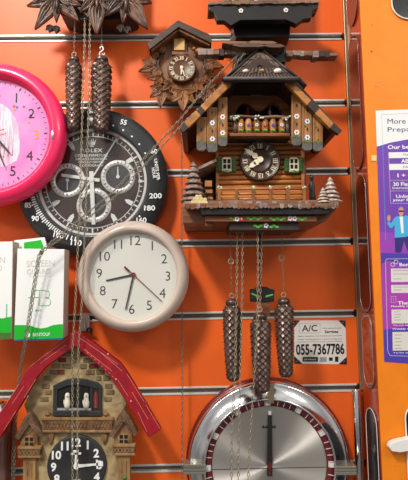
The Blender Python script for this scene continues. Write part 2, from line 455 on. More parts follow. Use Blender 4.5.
# ---- pink clock
d = 0.085; C = P(-11, 131, d); s = S(-11, 131, d)
t = thing('wall_clock', (C[0], -0.047, C[1]), 'round hot pink wall clock with a pale pink dial, cut by the photo\'s edge', 'clock')
case = MB().m('hot_pink').lathe_y(C, [(0.0, .047), (70 * s, .047), (74.3 * s, .052), (75.2 * s, .062), (74 * s, .073), (70 * s, .081), (65 * s, .085), (62 * s, .0845), (60.8 * s, .081)], 96)
case.m('pink_lip').lathe_y(C, [(60.8 * s, .081), (60.2 * s, .079), (58 * s, .069), (57.5 * s, .0665)], 96)
case.build('case', t)
dl = MB().m('pink_dial').disc(C, 58.5 * s, .060, .067, 96)
dlo = dl.build('dial', t)
for h in range(1, 13): MB().m('orange_print' if h == 3 else 'black_print').text(str(h), polar(C, 44.5 * s, h + 0.05), 10 * s, .0676, 0.0).build('numeral', dlo)
tk = MB().m('grey_print')
for k in range(60):
    hh = k / 5; a = polar(C, (53.5 if k % 5 else 52.2) * s, hh); b = polar(C, 55.6 * s, hh)
    tk.bar(a, b, (0.7 if k % 5 else 1.6) * s, .0668, .0674)
tk.build('minute_marks', dlo)
pic = MB().m('pale_pink')
sk = [(-16, -44), (-4, -40), (6, -37), (12, -32), (19, -22), (22, -12), (23.5, 2), (23.5, 14), (21, 22), (13, 27), (2, 30), (-16, 31)]
pic.prism([at(C, s, a + 8 - 4, b + 6) for a, b in sk], .0668, .0673)
pic.m('white_print')
for k in range(7):
    x = -8 + k * 4.4; pic.tube([Vector((*at(C, s, x * .62 + 6, -29 + k * .8), 0)).xzy * 1 if False else Vector((at(C, s, x * .6 + 6, -27 + k)[0], -.0674, at(C, s, x * .6 + 6, -27 + k)[1])), Vector((at(C, s, x * .9 + 4, 0)[0], -.0674, at(C, s, x * .9 + 4, 0)[1])), Vector((at(C, s, x + 2, 29 - k)[0], -.0674, at(C, s, x + 2, 29 - k)[1]))], 0.55 * s, 5)
pic.build('printed_picture', dlo)
cf = MB()
for (a, b, m_) in ((21, -29, 'flower_red'), (24, -28, 'flower_blue'), (31, -28.5, 'red_print'), (22, -25.5, 'orange_print'), (36, -12, 'orange_print'), (38, -19, 'flower_blue')):
    cf.m(m_).disc(at(C, s, a, b), 1.4 * s, .0668, .0676, 6)
cf.build('confetti_print', dlo)
hd = MB().m('black_print'); hand(hd, C, P(7.5, 151.5, d), 5 * s, 3.4 * s, 1.2 * s, .0715, .0722); hd.build('hour_hand', t)
hd = MB().m('black_print'); hand(hd, C, P(2, 165, d), 5 * s, 2.6 * s, 1.0 * s, .0728, .0734); hd.build('minute_hand', t)
hd = MB().m('red_print'); hand(hd, C, P(2, 127.5, d), 5 * s, 1.3 * s, 1.0 * s, .074, .0745); hd.disc(C, 2.6 * s, .067, .0752, 16); hd.build('second_hand', t)
MB().m('silver_plastic').ball((*[P(52.4, 135, d)[0], -.0845], P(52.4, 135, d)[1]), 1.9 * s, .003, 5.4 * s, 16, 10).build('oval_badge', t)

# ---- black chronograph clock
d = 0.045; C = P(91.5, 180.5, d); s = S(91, 180, d)
PV = C
t = thing('wall_clock', (C[0], -0.001, C[1]), 'large round black wall clock styled as a chronograph watch with three silver subdials', 'clock')
MB().m('bezel_black').lathe_y(C, [(0, .001), (74 * s, .001), (76.5 * s, .008), (76.5 * s, .034), (75 * s, .040), (57 * s, .045), (55.5 * s, .044), (55 * s, .034)], 120).build('case', t)
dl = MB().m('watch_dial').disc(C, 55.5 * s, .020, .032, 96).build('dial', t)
ch = MB().m('steel').ring(C, 52.5 * s, 55 * s, .032, .036)
ch.build('chapter_ring', t)
tk = MB().m('lume')
for k in range(60):
    a = polar(C, 47.8 * s, k / 5); b = polar(C, (50.6 if k % 5 else 52) * s, k / 5); tk.bar(a, b, (0.7 if k % 5 else 1.5) * s, .0318, .0326)
tk.ring(C, 47.0 * s, 47.7 * s, .0318, .0324)
tk.build('minute_marks', dl)
hm = MB().m('lume')
for h in (2, 4, 5, 7, 8, 10, 11):
    a = polar(C, 46.5 * s, h); b = polar(C, 37.5 * s, h); m1 = polar(C, 44.5 * s, h)
    v = Vector(a) - Vector(b); v.normalize(); n_ = Vector((-v.y, v.x))
    hm.prism([Vector(a) + n_ * 2.4 * s, Vector(a) - n_ * 2.4 * s, Vector(b) + v * 3 * s - n_ * 2.0 * s, Vector(b), Vector(b) + v * 3 * s + n_ * 2.0 * s], .032, .0345)
for h in (2.75, 3.25): pass
hm.bar(polar(C, 46.5 * s, 3), polar(C, 50 * s, 3), 3 * s, .032, .0345); hm.bar(polar(C, 46.5 * s, 9), polar(C, 50 * s, 9), 3 * s, .032, .0345)
hm.build('hour_marker', dl)
cr = MB().m('lume'); cc = P(90.3, 140, d)
cr.prism([at(cc, s, x, y) for x, y in ((-3.2, 3.4), (3.2, 3.4), (4.6, -2.2), (2.0, 1.0), (2.2, -3.6), (0.9, 0.8), (0, -4.4), (-0.9, 0.8), (-2.2, -3.6), (-2.0, 1.0), (-4.6, -2.2))], .032, .0335)
cr.disc(at(cc, s, 0, 4.6), 2.6 * s, .032, .0332, 16, 0.8 * s)
cr.build('crown_emblem', dl)
tx = MB().m('lume')
tx.text('ROLEX', P(90.5, 148.8, d), 4.0 * s, .0330, 0.012, w=22 * s)
tx.text('OYSTER PERPETUAL', P(90, 153.8, d), 2.6 * s, .0330, 0.01, w=34 * s)
tx.text('SUPERLATIVE CHRONOMETER', P(90, 157.4, d), 2.3 * s, .0330, 0.01, w=32 * s)
tx.text('OFFICIALLY CERTIFIED', P(90, 160.6, d), 2.3 * s, .0330, 0.01, w=26 * s)
tx.text('COSMOGRAPH', P(90, 164.0, d), 2.3 * s, .0330, 0.01, w=24 * s)
tx.text('DAYTONA', P(92.5, 187.5, d), 2.0 * s, .0330, 0.01, w=14 * s)
tx.build('dial_lettering', dl)
for (a, b, nm, ang) in ((66, 179, 0, -PI * .5), (117, 175.5, 1, PI / 2), (92.6, 204.5, 2, PI * .62)):
    q = P(a, b, d)
    so = MB().m('steel').lathe_y(q, [(12.2 * s, .032), (12.6 * s, .0345), (17 * s, .0345), (17.6 * s, .032)], 64).m('charcoal').disc(q, 12.4 * s, .0318, .0326, 48).build('subdial', t)
    mk = MB().m('grey_print')
    for k in range(24):
        mk.bar(polar(q, 13.6 * s, k / 2), polar(q, 16 * s, k / 2), (0.5 if k % 4 else 1.2) * s, .0344, .0349)
    mk.build('scale_marks', so)
    hh = MB().m('lume').bar(q, (q[0] + 10.5 * s * math.cos(ang), q[1] + 10.5 * s * math.sin(ang)), 1.6 * s, .0342, .0348, 0.7 * s); hh.disc(q, 1.8 * s, .0326, .0350, 14)
    hh.build('subdial_hand', so)
def bez(txt, a, b, h, rot=0.0, w=None): MB().m('white_print').text(txt, P(a, b, d), h * s, .0452, 0.02, rot, w * s if w else None).build('bezel_number' if txt.isdigit() else 'bezel_lettering', t)
bez('55', 123.6, 122.2, 5.2, R(-14)); bez('60', 154, 151.2, 5.0, R(0)); bez('UNITS PER', 157, 169.5, 3.4, R(-82), 22); bez('HOUR', 153.8, 173, 3.2, R(-82), 11)
bez('200', 155.5, 195.8, 5.4, 0, 12.5); bez('180', 149.6, 208, 5.4, 0, 11); bez('160', 141.5, 220, 5.2, 0, 10)
bez('110', 76.3, 242.6, 6.0, R(-8)); bez('100', 58.6, 235, 6.0, R(-14), 10); bez('90', 35.2, 218.4, 5.6, R(0)); bez('85', 28, 205.2, 5.2, R(0)); bez('80', 24, 188, 5, 0); bez('50', 92, 111, 5, 0); bez('65', 56, 113, 5, 0)
bt = MB().m('white_print')
for k in range(52):
    ang = 19.6 + k * 0.0
for k in range(26):
    h = 6.75 + k * 0.075; bt.bar(polar(C, 58.5 * s, h), polar(C, (62.5 if k % 4 else 64) * s, h), 1.1 * s, .0443, .0452)
for h in (0.35, 0.7, 1.05, 1.4, 1.75, 2.1, 3.9, 4.25, 4.6): bt.disc(polar(C, 60.5 * s, h), 0.9 * s, .0440, .0452, 10)
for h in (6.5, 6.62): bt.bar(polar(C, 58.5 * s, h), polar(C, 63 * s, h), 1.1 * s, .0443, .0452)
bt.build('bezel_marks', t)
CP = P(90.8, 178.2, d)
hd = MB().m('steel'); hand(hd, CP, P(60, 174, d), 8 * s, 3.6 * s, 3.0 * s, .0360, .0368); hd.m('lume'); hand(hd, P(76, 176.1, d), P(62, 174.3, d), 0, 1.8 * s, 1.8 * s, .0367, .0372); hd.build('hour_hand', t)
hd = MB().m('steel'); hand(hd, CP, P(92.8, 224, d), 8 * s, 4.4 * s, 3.8 * s, .0374, .0380); hd.m('lume'); hand(hd, P(91.6, 200, d), P(92.7, 222, d), 0, 2.2 * s, 2.2 * s, .0379, .0384); hd.build('minute_hand', t)
hd = MB().m('steel'); hd.m('lume'); hand(hd, CP, P(116.5, 137, d), 21 * s, 1.6 * s, 1.3 * s, .0386, .0391); hd.disc(CP, 2.6 * s, .032, .0394, 20); hd.disc(P(82, 195, d), 2.0 * s, .0386, .0391, 14)
hd.m('red_print').prism([P(118.6, 134.2, d), P(115.2, 137, d), P(118.0, 139.4, d)], .0386, .0391); hd.build('second_hand', t)
MB().m('clear_pane').disc(C, 55.3 * s, .0405, .0415, 96).build('glass', t)

# ---- bone coloured clock
d = 0.085; C = P(132.1, 275.8, d); s = S(132, 276, d); ROT = R(3.2)
t = thing('wall_clock', (C[0], -0.0465, C[1]), 'round bone white plastic wall clock with a plain cream dial and thin grey numerals', 'clock')
MB().m('bone_plastic').lathe_y(C, [(0, .0465), (52 * s, .0465), (55.5 * s, .051), (56.8 * s, .060), (56.4 * s, .070), (54 * s, .079), (50 * s, .0845), (47.5 * s, .085), (45.6 * s, .083), (44.8 * s, .079), (44.2 * s, .0715)], 96).build('case', t)
CD = P(133.6, 274.6, .072)
dlo = MB().m('cream_dial').disc(C, 44.6 * s, .066, .072, 96).build('dial', t)
s2 = S(133, 275, .072)
for h in range(1, 13): MB().m('grey_print').text(str(h), polar(CD, 34.4 * s2, h, ROT), 9.2 * s2, .0724, -0.006).build('numeral', dlo)
hd = MB().m('grey_print'); hand(hd, CD, P(106.2, 280.6, .072), 2 * s, 2.0 * s, 1.4 * s, .0735, .0741); hd.build('hour_hand', t)
hd = MB().m('grey_print'); hand(hd, CD, P(125.8, 309.5, .072), 2 * s, 1.7 * s, 1.1 * s, .0745, .0750); hd.build('minute_hand', t)
hd = MB().m('dark_red_print'); hand(hd, CD, P(162, 301.3, .072), 12 * s, 0.9 * s, 0.7 * s, .0754, .0758); hand(hd, P(129.5, 271.6, .072), P(124.6, 266.8, .072), 0, 1.9 * s, 1.9 * s, .0754, .0758); hd.disc(CD, 2.2 * s, .072, .0761, 16); hd.build('second_hand', t)

# ---- big chrome clock at the bottom
d = 0.05; C = P(270.6, 468, d); s = S(270, 468, d)
t = thing('wall_clock', (C[0], -0.001, C[1]), 'big chrome wall clock with maroon minute ring and silver sunburst face', 'clock')
MB().m('maroon').lathe_y(C, [(0, .001), (83 * s, .001), (84.8 * s, .006), (84.8 * s, .018), (83.6 * s, .022), (82.6 * s, .022)], 120).build('back_rim', t)
MB().m('chrome').lathe_y(C, [(82.8 * s, .018), (82.4 * s, .026), (80.8 * s, .031), (79.6 * s, .0325), (78.8 * s, .0325), (68.5 * s, .0415), (67.0 * s, .0460), (65.6 * s, .0475), (65 * s, .044)], 144).build('bezel', t)
ring = MB().m('ring_maroon').lathe_y(C, [(65.4 * s, .038), (65.2 * s, .0425), (58.6 * s, .039), (58.2 * s, .034)], 120).build('minute_ring', t)
tk = MB()
for k in range(60):
    big = k % 5 == 0; tk.m('tick_silver')
    a = polar(C, 59.4 * s, k / 5 + (.1 if not big else 0)); b = polar(C, 64.6 * s, k / 5 + (.1 if not big else 0))
    av, bv = Vector((a[0], -.0400, a[1])), Vector((b[0], -.0426, b[1]))
    tt = (bv - av).normalized(); nn = Vector((0, -1, 0)).cross(tt).normalized() * ((2.4 if big else 0.36) * s); oo = Vector((0, -.0006, 0))
    tk.add([av + nn, av - nn, bv - nn, bv + nn, av + nn + oo, av - nn + oo, bv - nn + oo, bv + nn + oo], [(4, 5, 6, 7), (0, 1, 5, 4), (1, 2, 6, 5), (2, 3, 7, 6), (3, 0, 4, 7), (3, 2, 1, 0)])
tk.build('minute_marks', ring)
fo = MB().m('sunburst_silver').prism([(C[0] + 58.6 * s * math.cos(2 * PI * i / 120), C[1] + 58.6 * s * math.sin(2 * PI * i / 120)) for i in range(120)], .030, .0355)
face = fo.build('dial', t)
ln = MB().m('grey_print').bar(at(C, s, -58, 3), at(C, s, 58, 3), 0.7 * s, .0352, .0358); ln.build('face_line', face)
lg = MB().m('grey_print').bar(P(263, 429.6, d), P(277, 429.6, d), 1.4 * s, .0354, .0361)
for x in (264.5, 267.5, 273.5, 276): lg.bar(P(x, 427.6, d), P(x, 430, d), 1.6 * s, .0354, .0361)
lg.build('dial_logo', face)
hd = MB().m('black_print'); hand(hd, C, P(270.8, 417, d), 8 * s, 5 * s, 4.2 * s, .0375, .0385); hd.m('tick_silver').bar(P(270.8, 412.6, d), P(270.8, 416.5, d), 3 * s, .0375, .0383); hd.build('hour_hand', t)
hd = MB().m('black_print'); hand(hd, C, P(270.6, 432, d), 10 * s, 5.2 * s, 4.6 * s, .0392, .0400); hd.m('ring_maroon').bar(P(270.6, 478, d), P(270.6, 464, d), 2.0 * s, .0399, .0404); hd.disc(C, 2.6 * s, .0355, .0408, 16); hd.build('minute_hand', t)
tb = MB().m('brushed_strip').pbox(267.8, 274, 383.5, 403.5, .026, .050); tb.build('lug', t, bev=.001)
tb = MB().m('lug_metal')
for (a, b, y0, y1) in ((183.5, 206, 464.5, 468), (183.5, 206, 468.6, 472), (183.5, 206, 472.4, 474.6)): tb.pbox(a, b, y0, y1, .02, .049)
tb.build('lug', t, bev=.0008)
tb = MB().m('lug_metal')
for (a, b, y0, y1) in ((335.5, 357, 466.5, 469), (335.5, 357, 469.5, 472), (335.5, 357, 472.4, 475.4)): tb.pbox(a, b, y0, y1, .02, .049)
tb.build('lug', t, bev=.0008)

# ================================================================== carved leaf helper
def leaf(mb, cx, cy, d, lobes, dep, mname, edge=None):
    s = S(cx, cy, d); c = P(cx, cy, d)
    for k, (ang, Ln, Wd) in enumerate(lobes):
        mb.m(mname)
        mb.lobe(c, R(ang), Ln * s, Wd * s, d + 0.0009 * (k % 3), dep, edge=edge)
    return mb

# ---- upper left carved clock (its body is above the frame)
t = thing('cuckoo_clock', (*[P(97, 0, 0.05)[0], -0.001], P(97, 0, 0.05)[1]), 'dark walnut cuckoo clock at the top, only its three big carved leaves showing', 'cuckoo clock')
b = MB().m('walnut_dark').prism(pts([(58, -110), (138, -110), (136, 14), (118, 20), (76, 20), (60, 14)], .06), .0019, .06); b.build('body', t, bev=.002)
LV = [((57, -2), [(90, 24, 20), (145, 26, 15), (38, 26, 15), (197, 31, 14), (340, 27, 13), (270, 27, 10), (312, 34, 14), (238, 40, 16)], (-58, 33)),
      ((97, -3), [(90, 26, 20), (150, 22, 14), (30, 22, 14), (192, 20, 12), (348, 20, 12), (226, 24, 12), (314, 24, 12), (270, 41, 18)], None),
      ((126, -3), [(90, 24, 20), (140, 22, 14), (40, 26, 15), (195, 18, 11), (345, 27, 14), (226, 29, 14), (264, 29, 11), (302, 41, 18)], (125, 33))]
for (c, lobes, bud) in LV:
    mb = MB(); leaf(mb, c[0], c[1], .076, lobes, .011, 'walnut_leaf', 'leaf_edge')
    s = S(c[0], c[1], .082)
    # stalk and bud
    mb.m('walnut_leaf').tube([W(c[0], c[1] - 4, .076), W(c[0], c[1] + 6, .092), W(c[0], c[1] + 16, .088)], [.004, .0034, .002], 8)
    mb.build('carved_leaf', t)
for (x, y) in ((50.5, 29), (57, 30), (121, 29), (127.5, 30.5)):
    bd = MB().m('walnut_dark'); q = W(x, y, .074); bd.ball(q, .0055, .0055, .006, 10, 8); bd.lobe((q.x, q.z + .006), R(-90), .018, .011, .079, .005); bd.lobe((q.x, q.z + .006), R(-125), .014, .009, .078, .005); bd.lobe((q.x, q.z + .006), R(-55), .014, .009, .078, .005)
    bd.build('carved_bud', t)
for x in (78, 112):
    b2 = MB().m('walnut_dark').tube([W(x, -6, .066), W(x + 2, 3, .07), W(x + 8, 6, .068)], .005, 8); b2.build('carved_branch', t)

def cone_weight(x0, x1, y0, y1, dd, label, group, hook='ring', flip=1.0):
    s = S((x0 + x1) / 2, (y0 + y1) / 2, dd); cx, zt = P((x0 + x1) / 2, y0, dd); zb = P((x0 + x1) / 2, y1, dd)[1]
    Rm = (x1 - x0) / 2 * s; H = zt - zb
    t = thing('pine_cone_weight', (cx, -dd, zb), label, 'clock weight', group)
    n, m_ = 72, 150; rows = 24; per = 8
    mb = MB().m('cone_iron'); vs = []; fs = []
    for i in range(m_ + 1):
        u = i / m_
        if u < 0.10: base = 0.62 + 0.38 * math.sin(u / 0.10 * PI / 2)
        else: base = 1.0 - 0.30 * ((u - 0.10) / 0.90) ** 1.7
        if u > 0.93: base *= math.sqrt(max(0.0, 1 - ((u - 0.93) / 0.07) ** 2)) * 0.97 + 0.03 * (1 - u) / .07
        for j in range(n):
            a = 2 * PI * j / n
            f1 = (u * rows / 2 + per * a / (2 * PI)) % 1.0; f2 = (u * rows / 2 - per * a / (2 * PI)) % 1.0
            bump = 0.28 * ((f1 + f2) / 2) ** 2.0
            r = Rm * base * (0.88 + bump)
            if u >= 0.999: r = 0.0003
            vs.append((cx + r * math.cos(a), -dd + r * math.sin(a), zt - u * H))
    for i in range(m_):
        for j in range(n): fs.append((i * n + j, i * n + (j + 1) % n, (i + 1) * n + (j + 1) % n, (i + 1) * n + j))
    fs.append(tuple(range(n)))
    mb.add(vs, fs, True); mb.build('cone', t)
    cp = MB().m('cone_iron').lathe_z((cx, -dd), [(0, zt - .002), (Rm * .66, zt - .002), (Rm * .70, zt + .004), (Rm * .62, zt + .008), (Rm * .3, zt + .011), (0, zt + .012)], 20); cp.build('cap', t)
    hk = MB().m('chain_brass')
    if hook == 'ring': hk.torus((cx, -dd, zt + .016), .0042, .0009, (0, 1, 0))
    else:
        hk.m('steel').tube([Vector((cx, -dd, zt + .010)), Vector((cx - .004, -dd, zt + .014)), Vector((cx - .0035, -dd, zt + .020)), Vector((cx + .0015, -dd, zt + .023)), Vector((cx + .004, -dd, zt + .028)), Vector((cx + .001, -dd, zt + .033)), Vector((cx - .003, -dd, zt + .030)), Vector((cx - .002, -dd, zt + .026))], .0014, 8)
        hk.tube([Vector((cx + .001, -dd, zt + .017)), Vector((cx + .005, -dd, zt + .014)), Vector((cx + .006, -dd, zt + .019))], .0012, 8)
    hk.build('hook', t)
    return t, Vector((cx, -dd, zt + (.0208 if hook == 'ring' else .034)))

def chain(plist, label, group=None, mname='chain_brass', extra=None, **k):
    mb = MB().m(mname).chain(plist, **k)
    o = mb.build('chain', loc=plist[0]); return tag(o, label, 'chain', group)

gA = 'pine cone weights under the carved leaf clock'; gAc = 'chains of the carved leaf clock'
_, h1 = cone_weight(66, 82, 62, 132, .068, 'pine cone weight under the carved leaves, hung by a brass ring beside the pink clock', gA)
_, h2 = cone_weight(91.5, 111.5, 62, 134, .070, 'pine cone weight under the carved leaves, hung by a bright S shaped hook', gA, 'hook')
def to(h, px, py, d): return [W(px, py, d), h]
chain(to(h1, 75, 14, .0625), 'short dark chain holding the brass ringed pine cone weight by the pink clock', gAc, 'chain_dark', ll=.006, lw=.0035, wire=.0005)
chain(to(h2, 101.5, 14, .0625), 'short chain holding the pine cone weight with the S hook', gAc, 'chain_dark', ll=.006, lw=.0035, wire=.0005)
chain([W(84.9, 18, .0655), W(84.7, 43, .078), W(82.5, 108, .094), W(80, 200, .105), W(75.5, 300, .100), W(72.3, 352, .090), W(72.4, 420, .088), W(72.6, 492, .088)], 'long pull chain over the red roof peak, the one nearer the screen guard boxes', gAc)
chain([W(89.9, 18, .0655), W(89.7, 43, .078), W(88.7, 108, .090), W(86, 200, .102), W(82, 300, .098), W(78.3, 350, .088), W(77.6, 420, .086), W(77, 492, .086)], 'long pull chain over the red roof peak, the one nearer the bone clock', gAc)

# ---- small brown leaf clock
D0 = .055
t = thing('cuckoo_clock', (P(180, 60, .05)[0], -.001, P(180, 100, .05)[1]), 'small brown cuckoo clock ringed by carved leaves, wooden cuckoo door above its dial', 'cuckoo clock')
b = MB().m('carved_brown').prism(pts([(157, 44), (178, 26), (206, 42), (204, 90), (160, 92)], D0), .0019, D0); b.build('body', t, bev=.001)
rf = MB().m('dark_roof_wood')
rf.prism(pts([(178, 20), (178.5, 27), (149.5, 49.5), (147, 43.5)], .085), .0019, .085); rf.prism(pts([(178, 20), (212, 35.5), (211.3, 43), (178.5, 27)], .085), .0019, .085)
rf.m('carved_brown').prism(pts([(178.3, 26), (178.6, 30.5), (152, 51), (149.5, 48.5)], .080), .05, .080); rf.prism(pts([(178.3, 26), (210.6, 42), (209.5, 46), (178.6, 30.5)], .080), .05, .080)
rf.build('roof', t, bev=.0008)
dr = MB().m('carved_brown').pbox(172.3, 186.8, 36.5, 52.3, .05, .060); dr.m('pale_wood').pbox(174, 184.6, 38.4, 50, .055, .064); dr.build('cuckoo_door', t, bev=.0006)
MB().m('carved_brown').pbox(172, 188, 51.5, 54.5, .05, .066).build('door_ledge', t, bev=.0006)
C = P(181.6, 68, .066); s = S(181, 68, .066)
dlo = MB().m('dial_brown_light').lathe_y(C, [(0, .0655), (12.2 * s, .0655), (13.4 * s, .068), (14.4 * s, .066), (14.6 * s, .05)], 64).build('dial', t)
RN = ['XII', 'I', 'II', 'III', 'IV', 'V', 'VI', 'VII', 'VIII', 'IX', 'X', 'XI']
for h in range(12): MB().m('ivory').roman(RN[h], polar(C, 10.4 * s, h), 3.8 * s, .0666, -h * PI / 6 if h not in (4, 5, 6, 7, 8) else -h * PI / 6 + PI).build('numeral', dlo)
hd = MB().m('ivory'); hand(hd, C, P(184.6, 76, .068), 2 * s, 1.6 * s, .8 * s, .068, .0686); hd.build('minute_hand', t)
hd = MB().m('ivory'); hand(hd, C, P(181.2, 74.5, .068), 1 * s, 1.8 * s, 1.0 * s, .0688, .0694); hd.disc(C, 1.6 * s, .0655, .0698, 14); hd.build('hour_hand', t)
five = lambda a0, k: [(a0 - 88, 12 * k, 9 * k), (a0 + 88, 12 * k, 9 * k), (a0 - 44, 15 * k, 9 * k), (a0 + 44, 15 * k, 9 * k), (a0, 19 * k, 11 * k)]
for (cx, cy, a0, k, dd, m_) in ((163, 88, 262, 1.12, .062, 'carved_brown'), (183, 91, 270, 1.15, .066, 'honey_wood'), (204, 87, 285, 1.15, .062, 'carved_brown'), (155.5, 66, 200, 0.95, .060, 'carved_brown'), (159, 53, 130, 0.75, .060, 'carved_brown'), (207, 62, -20, 0.95, .060, 'carved_brown'), (172, 84, 215, 0.7, .066, 'honey_wood'), (195, 84, 320, 0.7, .066, 'honey_wood'), (160, 77, 190, 0.7, .064, 'honey_wood'), (205, 75, -10, 0.7, .064, 'honey_wood')):
    mb = MB(); leaf(mb, cx, cy, dd, five(a0, k), .007, m_, 'honey_edge'); mb.build('carved_leaf', t)
bd = MB().m('honey_wood'); bd.ball(W(199, 51, .066), .011, .007, .0062, 14, 8, R(20)); bd.ball(W(194, 49, .068), .0048, .0048, .0045, 10, 8); bd.lobe(P(203, 52, .068), R(-5), .016, .007, .066, .004); bd.lobe(P(199, 50, .070), R(200), .010, .006, .070, .003); bd.lobe(P(192, 49, .068), R(185), .005, .002, .068, .0015)
bd.build('carved_bird', t)
vb = MB().m('dark_roof_wood').tube([W(163, 84, .060), W(159, 74, .062), W(158, 62, .062), W(164, 52, .060)], .0026, 8); vb.build('carved_branch', t); vb = MB().m('dark_roof_wood').tube([W(203, 84, .060), W(206, 74, .062), W(205, 60, .062), W(200, 54, .062)], .0026, 8); vb.build('carved_branch', t)

# ================================================================== TOP CHALET (cut by the frame)
t = thing('cuckoo_clock', (P(263, 0, .1)[0], -.001, P(263, 38, .1)[1]), 'dark chalet cuckoo clock at the top, only its black ledge and flowers in view', 'cuckoo clock')
MB().m('gable_wood').pbox(226, 300, -110, 6, .0019, .070).build('wall', t)
lg = MB().m('black_wood').prism(pts([(208, 4), (319, 2), (317.5, 9), (312, 12), (311, 19), (303, 20), (296, 25), (286, 20.5), (240, 21), (231, 26.5), (224, 21.5), (217, 21.5), (214, 14), (209, 11)], .105), .092, .108)
lg.prism(pts([(208, 4), (319, 2), (317.5, 10), (209, 12)], .092), .066, .092); lg.build('ledge_front', t, bev=.0012)
sh = MB().m('shingle')
for k in range(24):
    x = 208 + k * 4.62; y = 3.2 - k * 0.09 + rnd.uniform(-.5, .5); sh.pbox(x, x + 4.9, y - 2.2, y + 1.4, .060, .112 + rnd.uniform(-.002, .002))
sh.build('ledge_shingles', t, bev=.0006)
for (x, y, m_) in ((241, 10.2, 'flower_white'), (286, 9.6, 'flower_white')):
    f = MB().m(m_); c = P(x, y, .1105); q = S(x, y, .11)
    for k in range(5): f.disc((c[0] + 1.4 * q * math.cos(k * 1.2566 + .3), c[1] + 1.4 * q * math.sin(k * 1.2566 + .3)), 1.05 * q, .107, .1094, 8)
    f.m('flower_red').disc(c, 0.8 * q, .1090, .1100, 8); f.build('painted_flower', t)
bx = MB().m('black_wood').prism(pts([(238, 16), (288, 16), (290.5, 24), (290, 37), (236, 38), (232, 24)], .075), .0019, .075); bx.build('music_box', t, bev=.002)
fn = MB()
for k in range(9):
    x = 232 + k * 7.6; fn.m('pale_wood').pbox(x, x + 3, -16, 1.2, .090, .096)
fn.m('pale_wood').pbox(228, 304, -10, -8, .090, .097); fn.build('railing', t)
gb = MB()
for k in range(16): gb.m('leaf_green' if k % 3 else 'flower_white').ball(W(226 + k * 5 + rnd.uniform(-1, 1), 0.0 + rnd.uniform(-1, .5), .104), .0035, .003, .0025, 8, 6)
gb.build('painted_greenery', t)

# ================================================================== BIG CHALET
t = thing('cuckoo_clock', (P(260, 200, .1)[0], -.001, P(260, 222, .1)[1]), 'big chalet cuckoo clock with log walls, flowered balcony, green shutters and carved fir trees', 'cuckoo clock')
BC = t
FW_ = .095
# body behind
bd = MB().m('gable_wood').prism(pts([(214, 200), (306, 200), (306, 110), (260, 62), (214, 110)], .05), .0019, .05); bd.build('back_body', t)
# logs below the balcony
lg = MB().m('log_wood'); y = 121.0
while y < 203:
    a, b = P(216, y, FW_), P(304.5, y + 4.9, FW_); r_ = (a[1] - b[1]) / 2; zc = (a[1] + b[1]) / 2
    prof = [(FW_ - .012, -r_), (FW_ - .004, -r_ * .98), (FW_ + .002, -r_ * .5), (FW_ + .0028, 0), (FW_ + .002, r_ * .5), (FW_ - .004, r_ * .98), (FW_ - .012, r_)]
    xa, xb = a[0], b[0]; n = len(prof)
    lg.add([(xa, -q, zc + h) for q, h in prof] + [(xb, -q, zc + h) for q, h in prof], [(i, i + 1, i + 1 + n, i + n) for i in range(n - 1)] + [tuple(range(n)), tuple(range(2 * n - 1, n - 1, -1)), (n - 1, 0, n, 2 * n - 1)], False)
    y += 4.9
lg.pbox(216, 219, 150, 203, FW_ - .01, FW_ + .006); lg.pbox(301.5, 304.5, 150, 203, FW_ - .01, FW_ + .006)
lg.m('gable_wood').pbox(217, 303.5, 121, 203, .05, FW_ - .010)
lg.build('log_wall', t, bev=.0004)
# gable above the balcony with the double arch
g = MB().m('gable_wood')
arch = [(222, 82), (298, 82), (302, 121), (283, 121), (282, 112), (279.5, 106), (275, 103), (270, 103.5), (266, 107), (262.5, 110.5), (259, 111.5), (255.5, 110.5), (252, 107), (248, 103.5), (243, 103), (238.5, 106), (236, 112), (235, 121), (217, 121)]
g.prism(pts(arch, FW_), .078, FW_)
for k in range(4):
    yy = 84.5 + k * 4.6; g.pbox(238, 281, yy, yy + 0.9, FW_ - .002, FW_ + .0016)
g.build('gable_wall', t, bev=.0006)
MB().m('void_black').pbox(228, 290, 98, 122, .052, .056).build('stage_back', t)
em = MB().m('gable_wood'); c = P(257, 92, FW_); q = S(257, 92, FW_)
em.prism([at(c, q, x, y) for x, y in ((-7, -6), (7, -6), (7.5, 3), (4, 6), (0, 7), (-4, 6), (-7.5, 3))], FW_ - .001, FW_ + .004)
for k in range(5): em.pbox(252 + k * 2.4, 253 + k * 2.4, 87, 96, FW_ + .003, FW_ + .0055)
em.build('carved_shield', t, bev=.0006)
# dancers on the stage
for (x, m1, m2) in ((248, 'flower_red', 'ivory'), (270, 'flower_white', 'ivory')):
    f = MB().m(m1); o_ = W(x, 119, .070)
    f.lathe_z((o_.x, o_.y), [(0, o_.z), (.0056, o_.z), (.0044, o_.z + .006), (.0026, o_.z + .011), (.0034, o_.z + .015), (.0014, o_.z + .0185)], 12)
    f.m('skin').lathe_z((o_.x, o_.y), [(.0014, o_.z + .0185), (.0026, o_.z + .021), (.0027, o_.z + .0235), (.0012, o_.z + .026), (0, o_.z + .0263)], 12)
    f.m('resin_brown').tube([o_ + Vector((.003, -.001, .0145)), o_ + Vector((.006, -.003, .011)), o_ + Vector((.0035, -.005, .009))], .001, 6); f.tube([o_ + Vector((-.003, -.001, .0145)), o_ + Vector((-.006, -.003, .011)), o_ + Vector((-.0035, -.005, .009))], .001, 6)
    f.build('dancing_figure', t)
